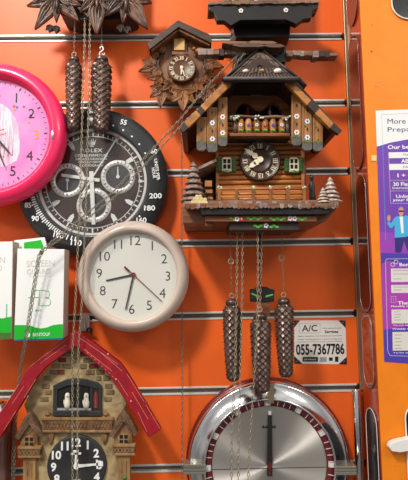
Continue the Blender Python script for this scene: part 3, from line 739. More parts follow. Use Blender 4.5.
# balcony: floor, rail, flowered barrels
bl = MB().m('gable_wood').pbox(229, 290, 133, 136, .09, .142); bl.m('scorched').pbox(229, 290, 135, 138.5, .09, .128); bl.build('balcony_floor', t, bev=.0008)
br = MB().m('shingle').tube([W(229.5, 117, .140), W(240, 116.3, .141), W(250, 117, .140), W(262, 117.6, .141), W(275, 116.6, .140), W(290, 117.6, .140)], .0030, 8)
br.build('balcony_rail', t)
gr = MB()
for k in range(34):
    x = rnd.choice((233, 236, 258, 262, 284, 287)) + rnd.uniform(-3, 3)
    gr.m(rnd.choice(('stone_white', 'tree_frost', 'stone_white', 'green_paint'))).ball(W(x, 117.6 + rnd.uniform(-1.6, 2.2), .1445), .0026, .0018, .0019, 7, 5)
gr.build('rail_greenery', t)
for k, x in enumerate((235.5, 240.8, 248.6, 257, 265.2, 273.2, 282, 287.5)):
    if k in (0, 7): 
        MB().m('scorched_grey').lathe_z((W(x, 125, .134).x, -.134), [(0, W(x, 133, .134)[2]), (.0042, W(x, 133, .134)[2]), (.0048, W(x, 126, .134)[2]), (.0040, W(x, 119.5, .134)[2]), (0, W(x, 119.5, .134)[2])], 14).build('balcony_baluster', t); continue
    b_ = MB().m('plank_wood'); o_ = W(x, 134, .136); z0, z1 = o_.z, W(x, 119.5, .136).z
    b_.lathe_z((o_.x, o_.y), [(0, z0), (.0050, z0), (.0062, z0 + (z1 - z0) * .35), (.0062, z0 + (z1 - z0) * .7), (.0050, z1), (0, z1)], 16); bo = b_.build('balcony_baluster', t)
    f = MB(); fm = ('flower_white', 'flower_blue', 'flower_white', 'flower_red', 'flower_blue', 'flower_white')[k - 1]
    c_ = W(x, 125, .1432); 
    for a_ in range(5): f.m(fm).ball((c_.x + .0022 * math.cos(a_ * 1.2566), c_.y, c_.z + .0022 * math.sin(a_ * 1.2566)), .0014, .0010, .0014, 7, 5)
    f.m('flower_red' if fm != 'flower_red' else 'flower_white').ball((c_.x, c_.y - .0006, c_.z), .0010, .0008, .0010, 7, 5)
    f.m('leaf_green').ball((c_.x - .0018, c_.y, W(x, 130.5, .14).z), .0024, .0010, .0017, 7, 5, .5); f.ball((c_.x + .0018, c_.y, W(x, 130.8, .14).z), .0024, .0010, .0017, 7, 5, -.5)
    f.build('painted_flower', bo)
# roof slabs with barge boards
rf = MB().m('dark_roof_wood')
rf.prism(pts([(227, 78), (260, 56), (260, 64), (229, 86), (187, 130), (181.5, 128)], .160), .0019, .158)
rf.prism(pts([(260, 56), (292, 76), (341, 129), (335, 130), (288, 85), (260, 64)], .160), .0019, .158)
rf.build('roof', t)
for brd in (([(229.5, 77.4), (231.5, 84.2), (205.0, 110.8), (200.4, 106)], [(196.4, 110.3), (200.9, 115.4), (188.4, 127.8), (184.2, 122.6)], [(200.6, 105.8), (205.2, 110.9), (200.8, 115.4), (196.2, 110.4)], [(184.4, 122.4), (188.6, 127.8), (183, 132.6), (179.8, 128.4)]),
            ([(287, 75.6), (311.4, 100.4), (307, 105.2), (285.4, 82.6)], [(319.2, 108.2), (334, 123.2), (329.8, 128), (314.8, 112.8)], [(311.2, 100), (319.4, 108.4), (315, 113), (306.8, 105)], [(333.8, 122.8), (342.4, 130.6), (338.6, 134.2), (329.6, 128)])):
    bb = MB().m('barge_wood').prism(pts(brd[0], .166), .156, .166); bb.prism(pts(brd[1], .166), .156, .166)
    bb.m('scorched').prism(pts(brd[2], .1662), .1562, .1664); bb.prism(pts(brd[3], .1662), .1562, .1664)
    bb.build('barge_board', t, bev=.0005)
# flowered hanging planks
for (x0, x1, y0, y1, fl) in ((196.6, 206.4, 117, 150.6, ''), (207.2, 217.4, 107, 152, 'b'), (218, 227.4, 97, 146, 'r'), (291.8, 301.6, 94, 145.4, 'r'), (302.4, 312.4, 103, 150.4, 'b'), (313.2, 322.8, 113, 151, '')):
    w_ = MB().m('plank_wood'); dd = .150; xm = (x0 + x1) / 2
    up = [(x0, y0), (x1, y0)] if fl == '' else [(x0, y0), (x1, y0)]
    w_.prism(pts([(x0, y0), (x1, y0), (x1, y1 - 9), (x0, y1 - 9)], dd), .142, dd)
    w_.m('scorched_grey').prism(pts([(x0, y1 - 9), (x1, y1 - 9), (x1, y1 - 2), (x1 - 2, y1), (x0 + 2, y1), (x0, y1 - 2)], dd), .142, dd)
    w_.m('gable_wood').pbox(x0 + 1.0, x0 + 1.9, y0 + 2, y1 - 9, .1495, .1508); w_.pbox(x1 - 1.9, x1 - 1.0, y0 + 2, y1 - 9, .1495, .1508)
    po = w_.build('hanging_plank', t, bev=.0007)
    f = MB(); q = S(xm, y1, dd)
    for yy in (y1 - 29, y1 - 13) if fl else ():
        c = P(xm, yy, dd)
        for k in range(6): f.m('flower_white').disc((c[0] + 1.7 * q * math.cos(k * PI / 3), c[1] + 1.7 * q * math.sin(k * PI / 3)), 1.1 * q, .1495, .1508, 7)
        for k in range(6): f.m('flower_blue' if fl == 'b' else 'flower_red').disc((c[0] + 2.3 * q * math.cos(k * PI / 3 + .5), c[1] + 2.3 * q * math.sin(k * PI / 3 + .5)), .75 * q, .1495, .1506, 7)
        f.m('black_print').disc(c, .8 * q, .1506, .1512, 7)
    for yy in (y1 - 21, y1 - 40): f.m('black_wood').prism([at(P(xm, yy, dd), q, a_, b_) for a_, b_ in ((0, -2.4), (1, 0), (0, 2.4), (-1, 0))], .1495, .1506)
    for (ax, ay) in ((-2.6, -9), (2.4, -8), (-2.2, -24), (0, -11)): f.m('green_paint').disc(P(xm + ax, y1 + ay, dd), 1.3 * q, .1495, .1506, 7)
    f.build('painted_flower', po)
# half hip roof
hp = MB().m('black_wood')
A, B_, Cc = W(260, 49, .120), W(223.5, 79.5, .178), W(299.5, 79.5, .178)
for (a, b, c_) in ((A, B_, Cc),):
    n_ = (b - a).cross(c_ - a).normalized(); n_ = n_ if n_.y < 0 else -n_
    o_ = n_ * -.006
    hp.add([a, b, c_, a + o_, b + o_, c_ + o_], [(0, 1, 2), (5, 4, 3), (0, 3, 4, 1), (1, 4, 5, 2), (2, 5, 3, 0)])
hp.tube([A + n_ * .001, B_ + n_ * .001], .0030, 6); hp.tube([A + n_ * .001, Cc + n_ * .001], .0030, 6)
hp.m('scorched_grey').tube([B_ + n_ * .002, Cc + n_ * .002], .0032, 6)
hp.m('hip_shingle')
for k in range(4):
    u0, u1 = 0.14 + k * 0.21, 0.14 + k * 0.21 + 0.25
    nsh = 4 + k * 5; 
    for i in range(nsh):
        f0, f1 = i / nsh + .02, (i + 1) / nsh - .012
        def on(u, f): return A.lerp(B_, u).lerp(A.lerp(Cc, u), f * .92 + .04)
        j_ = rnd.uniform(-.015, .02)
        q4 = [on(u0, f0), on(u0, f1), on(min(u1 + j_, .985), f1), on(min(u1 + j_, .985), f0)]
        lo = [q4[0] + n_ * .0004, q4[1] + n_ * .0004, q4[2] + n_ * (.0016 + rnd.random() * .0008), q4[3] + n_ * .0018]
        hp.add([*q4, *lo], [(4, 5, 6, 7), (0, 1, 5, 4), (1, 2, 6, 5), (2, 3, 7, 6), (3, 0, 4, 7), (3, 2, 1, 0)])
hp.build('hip_roof', t)
hs = MB().m('black_wood').prism(pts([(260, 58), (296, 80), (306, 86), (302, 90), (288, 84), (232, 84), (221, 86), (224, 80)], .150), .06, .150); hs.build('hip_underside', t)
MB().m('black_wood').tube([W(297, 78, .172), W(305.5, 87, .168)], .0042, 6).build('hip_end', t); MB().m('black_wood').tube([W(226, 77, .172), W(222.5, 81, .168)], .0036, 6).build('hip_end', t)
for (x, y, a_) in ((258.4, 61.6, 1.3), (245.4, 71, .95), (262, 70.6, .75), (277.6, 70.8, 1.25)):
    u = (y - 49) / 30.5; dd = .120 + u * .058 + .0050
    MB().m('stone_white' if a_ > .8 else 'pale_wood').ball(W(x, y, dd), .0058 * a_, .0032, .0036 * a_, 12, 8, rnd.uniform(-.2, .2)).build('roof_stone', t)
# ridge shingles behind the hip
rg = MB().m('shingle')
x = 198.0
while x < 336:
    wd = rnd.uniform(5, 9); yc = 51.5 + (x - 198) * 0.018; hh = rnd.uniform(2.2, 3.2) * (0.7 if x > 326 else 1)
    if x + wd > 339: wd = 339 - x
    rg.m(rnd.choice(('shingle', 'tree_grey', 'tree_grey', 'dark_roof_wood'))).pbox(x, x + wd + .6, yc - hh + rnd.uniform(-.6, .6), yc + hh + rnd.uniform(-.8, .8), .092, .112 + rnd.uniform(-.004, .004)); x += wd
rg.build('ridge_shingles', t, bev=.0008)
rg = MB()
for (x0, x1, y0, y1, dd) in ((222, 252, 41, 44.5, .128), (232, 266, 43, 47, .134), (246, 278, 40.6, 44, .130), (262, 286, 43.6, 47.4, .132), (236, 284, 44.5, 48, .122)):
    rg.m(rnd.choice(('shingle', 'dark_roof_wood'))).prism(pts([(x0, (y0 + y1) / 2), (x0 + 6, y0), (x1 - 5, y0 + .4), (x1, (y0 + y1) / 2 + .8), (x1 - 6, y1), (x0 + 8, y1)], dd), .098, dd)
rg.m('black_wood').pbox(236, 286, 46, 62, .01, .11); rg.build('ridge_cap', t, bev=.0006)
# dial
C = P(260, 161.2, .104); s = S(260, 161, .104)
dlo = MB().m('dial_brown').lathe_y(C, [(0, .1062), (9.6 * s, .1062), (10.4 * s, .1075), (11.2 * s, .1062), (18.6 * s, .1062), (19.4 * s, .109), (20.3 * s, .1065), (20.5 * s, .097)], 72).build('dial', t)
for h in range(12): MB().m('ivory').roman(RN[h], polar(C, 15.2 * s, h), 4.9 * s, .1070, -h * PI / 6 if h not in (4, 5, 6, 7, 8) else -h * PI / 6 + PI).build('numeral', dlo)
CH = P(260.2, 159.6, .108)
def carved_hand(tip, w):
    m_ = MB().m('ivory'); a, b = Vector(CH), Vector(tip); v = b - a; n_ = Vector((-v.y, v.x)).normalized()
    m_.bar(a, b, w * .8, .1088, .1098, w * .3)
    for f in (.35, .6): m_.disc(a + v * f, w * (1.25 - f * .6), .1088, .1100, 12)
    m_.prism([b - v * .25 + n_ * w * .9, b, b - v * .25 - n_ * w * .9, b - v * .35], .1088, .1099)
    return m_
carved_hand(P(244.6, 149, .108), 2.8 * s).build('minute_hand', t)
hh = carved_hand(P(249, 167.6, .108), 2.9 * s); hh.disc(CH, 3.0 * s, .1062, .1108, 18); hh.build('hour_hand', t)
# windows
for (cx, cy) in ((226.9, 164), (294, 164)):
    w_ = MB().m('ivory'); dd = .104
    w_.prism(pts([(cx - 4.8, cy + 6.4), (cx - 4.8, cy - 5), (cx - 3, cy - 6.8), (cx + 3, cy - 6.8), (cx + 4.8, cy - 5), (cx + 4.8, cy + 6.4)], dd), .094, dd)
    w_.m('void_black')
    for (a, b, c_, e_) in ((-3.6, -.6, -4.9, -.8), (.6, 3.6, -4.9, -.8), (-3.6, -.6, .4, 4.6), (.6, 3.6, .4, 4.6)): w_.pbox(cx + a, cx + b, cy + c_, cy + e_, .1035, .1046)
    wo = w_.build('cottage_window', t, bev=.0003)
    for sg in (-1, 1):
        x0 = cx + sg * 5.0; x1 = cx + sg * 9.4; v = MB().m('shutter_green').prism(pts([(x0, cy + 6.8), (x0, cy - 6.2), (x1, cy - 7.4), (x1, cy + 7.6)], .106), .099, .106)
        for k in range(5): v.m('green_paint').pbox(min(x0, x1) + .7, max(x0, x1) - .7, cy - 5 + k * 2.4, cy - 3.9 + k * 2.4, .105, .1072)
        v.build('shutter', t)
    g_ = MB()
    for k in range(12): g_.m('leaf_green' if k % 2 else 'stone_white').ball(W(cx + rnd.uniform(-5, 5), cy + 6.6 + rnd.uniform(0, 1.6), .107), .0016, .0013, .0012, 7, 5)
    g_.m('shutter_green').pbox(cx - 5, cx + 5, cy + 7, cy + 8.4, .1, .108); g_.build('window_box', t)
# fence
fd = .132
fc = MB().m('log_wood')
for yy in (188.6, 193.6, 198.8): fc.tube([W(218, yy + .3, fd), W(306, yy, fd)], .0026, 8)
fc.build('fence_rail', t)
for x in (219.5, 236.7, 253.8, 271, 288, 304.5):
    p_ = MB().m('honey_wood').pbox(x - 1.7, x + 1.7, 189, 203.5, fd - .004, fd + .005); po = p_.build('fence_post', t, bev=.0005)
    if x != 236.7:
        g_ = MB()
        for k in range(7): g_.m('stone_white' if k % 3 else 'leaf_green').ball(W(x + rnd.uniform(-1.9, 1.9), 187.4 + rnd.uniform(-1.2, 1.2), fd + .001), .0019, .0018, .0016, 7, 5)
        g_.build('post_flowers', po)
# ledge
lt = MB()
for row, (yy, hh, dd) in enumerate(((201.2, 4.6, .160), (203.4, 5.0, .170))):
    x = 184.0 + row * 1.5
    while x < 337:
        w_ = rnd.uniform(3.2, 5.6); w_ = min(w_, 338.5 - x); b0 = yy + hh + rnd.uniform(-.7, .9)
        lt.m(rnd.choice(('shingle', 'shingle', 'ledge_wood', 'tree_grey')))
        lt.prism(pts([(x, yy), (x + w_ + .3, yy), (x + w_ + .3, b0 - 1.2), (x + w_ * .75, b0 - .2), (x + w_ * .5, b0), (x + w_ * .25, b0 - .2), (x, b0 - 1.2)], dd), dd - .02, dd + rnd.uniform(-.0012, .0016)); x += w_
lt.m('shingle')
lt.prism(pts([(196, 200), (326, 200), (333, 203.6), (188, 203.6)], .15), .09, .150)
lt.m('ledge_wood').pbox(184.5, 337.5, 203.2, 204.5, .02, .168)
lt.build('ledge', t, bev=.0005)
lb = MB().m('ledge_wood').prism(pts([(182.5, 206.5), (340, 204.5), (326, 221), (316, 223), (183, 223)], .148), .0019, .148)
lb.m('ledge_wood').pbox(205, 317, 215.5, 221.6, .10, .158); lb.build('base_board', t, bev=.0012)
MB().m('black_wood').prism(pts([(200, 208.2), (333, 207), (329, 213.8), (318, 214.4), (202, 215)], .166), .02, .166).build('base_front', t, bev=.0012)
MB().m('scorched').pbox(229.5, 299, 222, 230.4, .06, .150).build('base_foot', t, bev=.0012)
MB().m('ledge_wood').pbox(205, 213, 216, 226, .10, .150).build('base_bracket', t, bev=.001)
pf = MB()
def vine(xs, y, dd):
    q = S(xs[0], y, dd)
    for k, x in enumerate(xs): pf.m('leaf_green').disc(P(x, y + (.7 if k % 2 else -.6), dd), 1.9 * q, dd - .001, dd + .0006, 8, 1.1 * q)
def bloom(x, y, dd, m1, m2):
    c = P(x, y, dd); q = S(x, y, dd)
    for k in range(5): pf.m(m1).disc((c[0] + 1.5 * q * math.cos(k * 1.2566), c[1] + 1.5 * q * math.sin(k * 1.2566)), 1.1 * q, dd - .001, dd + .0009, 8)
    pf.m(m2).disc(c, .9 * q, dd, dd + .0013, 8)
vine((231, 234.5), 219, .158); bloom(237, 219, .158, 'flower_white', 'flower_red'); bloom(241.5, 218.8, .158, 'flower_red', 'flower_white'); vine((248, 251, 254.5, 258, 261), 218.5, .158); vine((271, 274, 277.5, 281, 284), 219, .158); bloom(290, 218.4, .158, 'flower_white', 'flower_red'); bloom(294.6, 218.6, .158, 'flower_white', 'flower_blue'); vine((299, 302, 305), 219, .158)
vine((255, 258, 261, 271, 274, 277), 226.2, .150); bloom(266, 225.6, .150, 'flower_white', 'flower_blue')
pf.build('painted_flower', t)
# trees, woodpile, well, figure on the ledge
def fir(x, ytip, ybase, wpx, dd, tiers, m_):
    f = MB().m(m_); o_ = W(x, ybase, dd); zt = W(x, ytip, dd).z; H = zt - o_.z; s_ = S(x, ybase, dd)
    for k in range(tiers):
        u0 = k / tiers; u1 = (k + 1.5) / tiers; r0 = wpx / 2 * s_ * (1 - u0 * .86)
        z0 = o_.z + H * (.05 + .95 * u0); z1 = min(zt, o_.z + H * (.05 + .95 * u1)); dz = (z1 - z0)
        prof = [(r0 * .2, z0 + dz * .34), (r0 * .90, z0 + dz * .0), (r0 * 1.02, z0 + dz * .10), (r0 * .86, z0 + dz * .30), (r0 * .52, z0 + dz * .58), (.0003, z1)]
        f.lathe_z((o_.x, o_.y), prof, 26, True, lambda i, j: 1 + (0.16 if (i + k) % 3 == 0 else -0.10 if (i + k) % 3 == 1 else 0) * (1 if j in (1, 2) else .3))
    f.m('dark_roof_wood').lathe_z((o_.x, o_.y), [(.002, o_.z), (.002, o_.z + H * .9)], 8)
    return f
fir(193.8, 161, 204, 25, .138, 7, 'tree_grey').build('carved_fir_tree', t)
fir(331, 177, 204, 20, .140, 6, 'tree_frost').build('carved_fir_tree', t)
fir(323.4, 187.5, 204, 14, .154, 5, 'tree_frost').build('carved_fir_tree', t)
wp = MB()
for (x, y) in ((192.5, 202), (196, 202), (199.6, 202), (203, 202), (206, 202.4), (194.3, 199), (198, 199), (201.6, 199), (205, 199.4), (197, 196.4), (200.2, 196.2)):
    wp.m('log_end').lathe_y(P(x, y, .166), [(0, .15), (.0030, .15), (.0034, .1655), (0, .166)], 9, False)
wp.build('woodpile', t)
we = MB().m('plank_wood').pbox(205, 212, 180.5, 186.5, .10, .124); we.m('dark_roof_wood').pbox(206, 211.4, 186.5, 189.4, .10, .118); we.m('plank_wood').pbox(205.4, 212.4, 189.6, 193.2, .10, .124); we.m('dark_roof_wood').pbox(206, 212, 193.2, 204, .10, .120); we.m('plank_wood').pbox(207, 213, 197, 199.4, .12, .126); we.build('wooden_well', t, bev=.0005)
ls = MB().m('tree_grey').prism(pts([(196.4, 167.6), (216.2, 158.6), (216.4, 161.4), (197.2, 170.2)], .135), .05, .135); ls.m('dark_roof_wood').pbox(200.5, 203, 168, 203.6, .05, .055); ls.pbox(203, 216, 166, 203.6, .02, .05); ls.build('lean_to_roof', t)
fg = MB().m('black_wood'); o_ = W(312.6, 203.6, .140)
sk = .00172
fg.lathe_z((o_.x, o_.y), [(0, o_.z), (.0062, o_.z), (.0060, o_.z + .012), (.0050, o_.z + .022), (.0054, o_.z + .031), (.0042, o_.z + .037), (.0022, o_.z + .040), (.0034, o_.z + .043), (.0036, o_.z + .047), (.0042, o_.z + .0485), (.0012, o_.z + .053), (0, o_.z + .0535)], 14)
fg.tube([o_ + Vector((-.005, -.001, .034)), o_ + Vector((-.0065, -.006, .026)), o_ + Vector((-.003, -.009, .024))], .0016, 6); fg.tube([o_ + Vector((-.004, -.0085, .004)), o_ + Vector((-.0045, -.0085, .052))], .0007, 6)
fg.build('carved_figure', t)
# pendulum: rod and box bob
pn = MB().m('black_wood').tube([W(260.3, 224, .105), W(260.3, 292, .052)], .0022, 8); pn.build('pendulum_rod', t)
pb = MB().m('black_wood').prism(pts([(250, 289), (255, 288.6), (257, 286.6), (267, 286.6), (270, 288.6), (274.6, 289.6), (274.2, 302), (250.4, 302)], .056), .046, .056); pb.m('ledge_wood').pbox(262, 270, 302, 316, .046, .054)
pb.m('leaf_green').bar(P(251.6, 293.6, .056), P(258, 296.6, .056), .003, .055, .0572); pb.bar(P(265.6, 296.6, .056), P(273, 294.6, .056), .003, .055, .0572); pb.m('scorched').bar(P(251, 297.8, .056), P(274, 297.8, .056), .002, .055, .0572)
pb.build('pendulum_bob', t, bev=.0006)
# its weights and chains
gB = 'pine cone weights under the big chalet'; gBc = 'chains under the big chalet'
_, h1 = cone_weight(222.6, 241, 304.5, 382, .100, 'pine cone weight under the big chalet, the one farthest from the phone sticker', gB)
_, h2 = cone_weight(250, 270.4, 318.5, 393.5, .112, 'lowest pine cone weight under the big chalet, hanging in front of the pendulum', gB)
_, h3 = cone_weight(274.6, 293, 303.5, 378, .100, 'pine cone weight under the big chalet, the one nearest the phone number sticker', gB)
def ringed(a, h, label, px, py, dd):
    mb = MB().m('chain_dark').chain([a, h], ll=.006, lw=.0036, wire=.0005); mb.m('chain_brass').torus(W(px, py, dd), .0050, .0009, (0, 1, 0)); o = mb.build('chain', loc=a); return tag(o, label, 'chain', gBc)
ringed(W(230, 224.5, .112), h1, 'thin chain with a brass ring holding the cone farthest from the phone sticker', 231, 261.5, .104)
ringed(W(281.5, 231, .112), h3, 'thin chain with a dull ring holding the cone nearest the phone sticker', 281.4, 258, .104)
chain([W(262, 231, .120), h2], 'chain in front of the pendulum rod holding the lowest cone weight', gBc)
chain([W(237.4, 231, .122), W(236.6, 300, .124), W(234.5, 385, .125), W(232, 430, .125), W(231.4, 492, .125)], 'pull chain over the chrome clock, farthest of three from its black hands', gBc)
chain([W(242.6, 231, .122), W(242, 300, .124), W(240, 385, .125), W(238, 492, .125)], 'pull chain over the chrome clock, second of three from its black hands', gBc)
chain([W(257.6, 231, .136), W(258.2, 262, .139), W(257, 330, .139), W(253.6, 385, .138), W(250.6, 430, .136), W(247.4, 492, .136)], 'pull chain over the chrome clock, nearest of three to its black hands', gBc)
chain([W(181.4, 100, .050), W(181.8, 160, .030), W(182, 300, .026), W(182.4, 400, .026), W(182.4, 463, .026), W(182, 492, .026)], 'long dull chain hanging straight down the bare wall beside the big chalet clock', None, 'chain_dark', ll=.0080, lw=.0052)
gD = 'slanting chains'
chain([W(240, 53.2, .1185), W(236.5, 56.7, .1185), W(207.5, 86, .120), W(180, 119.5, .120), W(112, 193, .120), W(60, 235, .122), W(41.6, 250, .124), W(38, 256, .120), W(31, 300, .112), W(24.6, 340, .108), W(19, 372, .050), W(13.4, 430, .044), W(11.8, 492, .044)], 'slanting chain across the black clock that falls over the screen guard box, upper strand', gD, 'chain_dark')
chain([W(245, 53.2, 0.1250), W(241.6, 56.7, 0.1250), W(222, 84.5, 0.1245), W(201.7, 106.2, 0.1265), W(185, 121.6, 0.1265), W(115, 197, 0.1265), W(64, 236.6, 0.1285), W(43.6, 250.6, 0.1285), W(40, 257, 0.1245), W(33, 301, 0.1165), W(26.6, 341, 0.1125), W(20.6, 372, 0.0525), W(15.4, 430, 0.0465), W(14, 492, 0.0465)], 'slanting chain across the black clock that falls over the screen guard box, lower strand', gD, 'chain_dark')

# ================================================================== RED ROOF CLOCK
d = .055
t = thing('cuckoo_clock', (P(78, 470, .05)[0], -.001, P(78, 500, .05)[1]), 'cottage cuckoo clock with a crimson roof, two white birds and a black dial', 'cuckoo clock')
bd = MB().m('stucco').prism(pts([(75, 340), (108, 373), (117, 387), (127, 403), (124, 412), (122, 420), (122, 560), (28, 560), (28, 416), (24, 405), (33, 385), (40, 377)], d), .0019, d); bd.build('body', t, bev=.001)
# brick courses
bk = MB()
for (y0, row) in ((352, ((62, 73), (80, 90))), (358, ((58, 66), (70, 79), (83, 92))), (364, ((52, 60), (62, 72), (80, 86), (89, 98))), (370, ((50, 58), (57, 64), (86, 94), (96, 104))), (376, ((44, 50), (96, 101), (103, 110))), (384, ((42, 49), (105, 112))), (390, ((45, 51), (106, 114))), (397, ((104, 111), (40, 48)))):
    for (a, b_) in row: bk.m('brick_red' if (y0 in (358, 370) and 56 < a < 60) or (y0 == 364 and a > 88) or (y0 == 352 and a > 78) else 'stucco_brick').pbox(a, b_, y0, y0 + 4.2, d - .002, d + .0022)
bk.build('brickwork', t, bev=.0006)
rf = MB().m('crimson'); RD = .077
rf.prism(pts([(75, 330), (75.5, 346), (62, 355), (46, 367), (37, 377), (22, 403), (0, 438), (-14, 452), (-14, 432), (0, 412), (20, 383), (26, 371), (36, 361)], RD), .0616, RD)
rf.prism(pts([(75, 330), (98, 346), (120, 363), (126, 371), (142, 397), (161, 429.6), (148.4, 438), (132, 411), (115, 384), (108, 374), (90, 358), (75.5, 346)], RD), .0616, RD)
rfo = rf.build('roof', t, bev=.0012)
sr = MB().m('scratch_pale')
for (a, b_, c_, e_) in ((30, 366.5, 68, 338), (1, 411.5, 19, 384.5), (40, 363.5, 66, 345), (12, 404, 24, 386), (24, 398, 36, 379), (4, 430, 16, 411), (80, 338, 118, 364.5), (84, 349, 112, 371), (100, 352, 122, 371), (127, 374, 144, 401.5), (118, 380, 128, 396), (132, 392, 148, 419), (146, 405, 160, 428.6), (138, 412, 147, 432)):
    sr.bar(P(a, b_, RD), P(c_, e_, RD), .00045, RD - .0004, RD + .0005)
for k in range(9): 
    x = 84 + k * 3.6; sr.disc(P(x, 349.5 + (x - 84) * 0.93, RD), .0008, RD - .0004, RD + .0005, 6)
for q_ in ((131, 399, 2), (108, 352, 2), (116, 377, 2)): sr.disc(P(q_[0], q_[1] + 2, RD), .0016, RD - .0004, RD + .0005, 7)
sr.build('scratches', rfo)
# window frame with birds
wf = MB().m('charcoal')
outer = [(53, 413), (53, 386), (57, 383.6), (66, 379.6), (76, 378.4), (86, 379.6), (98, 383), (101.5, 386), (101, 413)]
wf.prism(pts(outer, .0583), d - .002, .0583)
wf.pbox(52.6, 101.6, 411, 416, d - .002, .0627); wf.pbox(53, 57.4, 388, 412, d, .06105); wf.pbox(90, 92.6, 386, 412, d, .0616); wf.pbox(98.6, 101.4, 386, 412, d, .06105)
tpo = pts([(53, 390), (57, 383.6), (66, 379.6), (76, 378.4), (86, 379.6), (98, 383), (101.4, 389), (94, 388.4), (86, 386), (76, 384.8), (66, 386), (58, 389.6)], .0616); wf.prism(tpo, d, .0616)
wfo = wf.build('window_frame', t, bev=.0008)
MB().m('void_black').prism(pts([(57.6, 411), (57.6, 390), (66, 386.6), (76, 385.4), (86, 386.6), (90, 388), (90, 411)], .05863), .05775, .05863).build('window_opening', wfo)
MB().m('skirt_grey').pbox(57, 91, 408.6, 410.4, .0583, .0638).build('perch', wfo)
dw = MB().m('walnut_dark').pbox(92.6, 98.6, 388, 411, .05775, .05968); dw.m('brick_red').prism(pts([(93.6, 408), (93.6, 395), (94.6, 392.4), (95.8, 391.4), (97, 392.6), (97.6, 395), (97.6, 408)], .06028), .05885, .06028); dw.m('stucco_brick').bar(P(95.6, 392, .06061), P(95.6, 408, .06061), .0012, .05995, .06061); dw.build('side_door', t)
for x in (67.2, 86.2):
    b_ = MB().m('bird_white'); o_ = W(x, 408.6, .06188)
    b_.lathe_z((o_.x, o_.y), [(0, o_.z), (.0042, o_.z), (.0058, o_.z + .006), (.0060, o_.z + .012), (.0046, o_.z + .018), (.0044, o_.z + .021), (.0046, o_.z + .024), (.0034, o_.z + .028), (0, o_.z + .0295)], 16)
    b_.m('scorched_grey').ball(o_ + Vector((.0008, -.0046, .0235)), .0009, .0010, .0022, 8, 6); b_.m('bird_white').lobe((o_.x - .006, o_.z + .017), R(-80), .014, .004, .06298, .0015)
    b_.build('white_bird', t)
# cross beam
bm_ = MB().m('resin_brown').pbox(41.6, 112.4, 419.6, 431, d, .0616); bm_.m('resin_wood').pbox(41, 113, 417.6, 420.4, d, .0638); bm_.pbox(42, 112, 430.4, 432.6, d, .06325)
bm_.m('resin_roof')
for k in range(20):
    x = 44 + k * 3.4; bm_.bar(P(x, 429.4, .0616), P(x + 3, 421.8, .0616), .0013, .06105, .06248); bm_.bar(P(x + 3, 429.4, .0616), P(x, 421.8, .0616), .0013, .06105, .06248)
bm_.build('cross_beam', t, bev=.0006)
for x in (48, 106):
    k_ = MB().m('resin_brown').ball(W(x, 414.4, .0583), .0052, .005, .004, 12, 8); k_.m('resin_wood').pbox(x - 3.6, x + 3.6, 416, 418, d, .0605); k_.build('finial', t)
for x in (50, 104):
    MB().m('resin_brown').prism(pts([(x - 4, 432), (x + 4, 432), (x + 3, 440), (x, 446), (x - 3, 440)], .0594), d - .002, .0594).build('corbel', t, bev=.002)
# dial
C = P(76.6, 466, .0605); s = S(76, 466, .0605)
dlo = MB().m('charcoal').lathe_y(C, [(0, .05968), (14.5 * s, .05968), (15.2 * s, .06023), (28.4 * s, .05995), (29.6 * s, .0594), (29.8 * s, .0539)], 80).build('dial', t)
for h in range(1, 13): MB().m('white_print').text(str(h), polar(C, 23.0 * s, h - .05), 8.6 * s, .06061, 0.035).build('numeral', dlo)
MB().m('white_print').text('QUARTZ', at(C, s, 0, 13.6), 1.8 * s, .06039, 0.01, w=8 * s).build('dial_lettering', dlo)
def fancy(tip, w):
    m_ = MB().m('white_print'); a, b_ = Vector(C), Vector(tip); v = b_ - a; n_ = Vector((-v.y, v.x)).normalized()
    m_.bar(a, a + v * .7, w * 1.3, .06171, .06215, w * .75); m_.bar(a + v * .7, b_, w * .9, .06171, .06215, w * 1.9); m_.bar(a + v * .78 + n_ * w * 1.7, a + v * .78 - n_ * w * 1.7, w * .7, .06171, .06215)
    return m_
fancy(P(76, 450, .0616), 3.0 * s).build('hour_hand', t)
mh = fancy(P(103, 463.6, .0616), 2.6 * s); mh.disc(C, 3.0 * s, .05968, .06248, 18); mh.build('minute_hand', t)
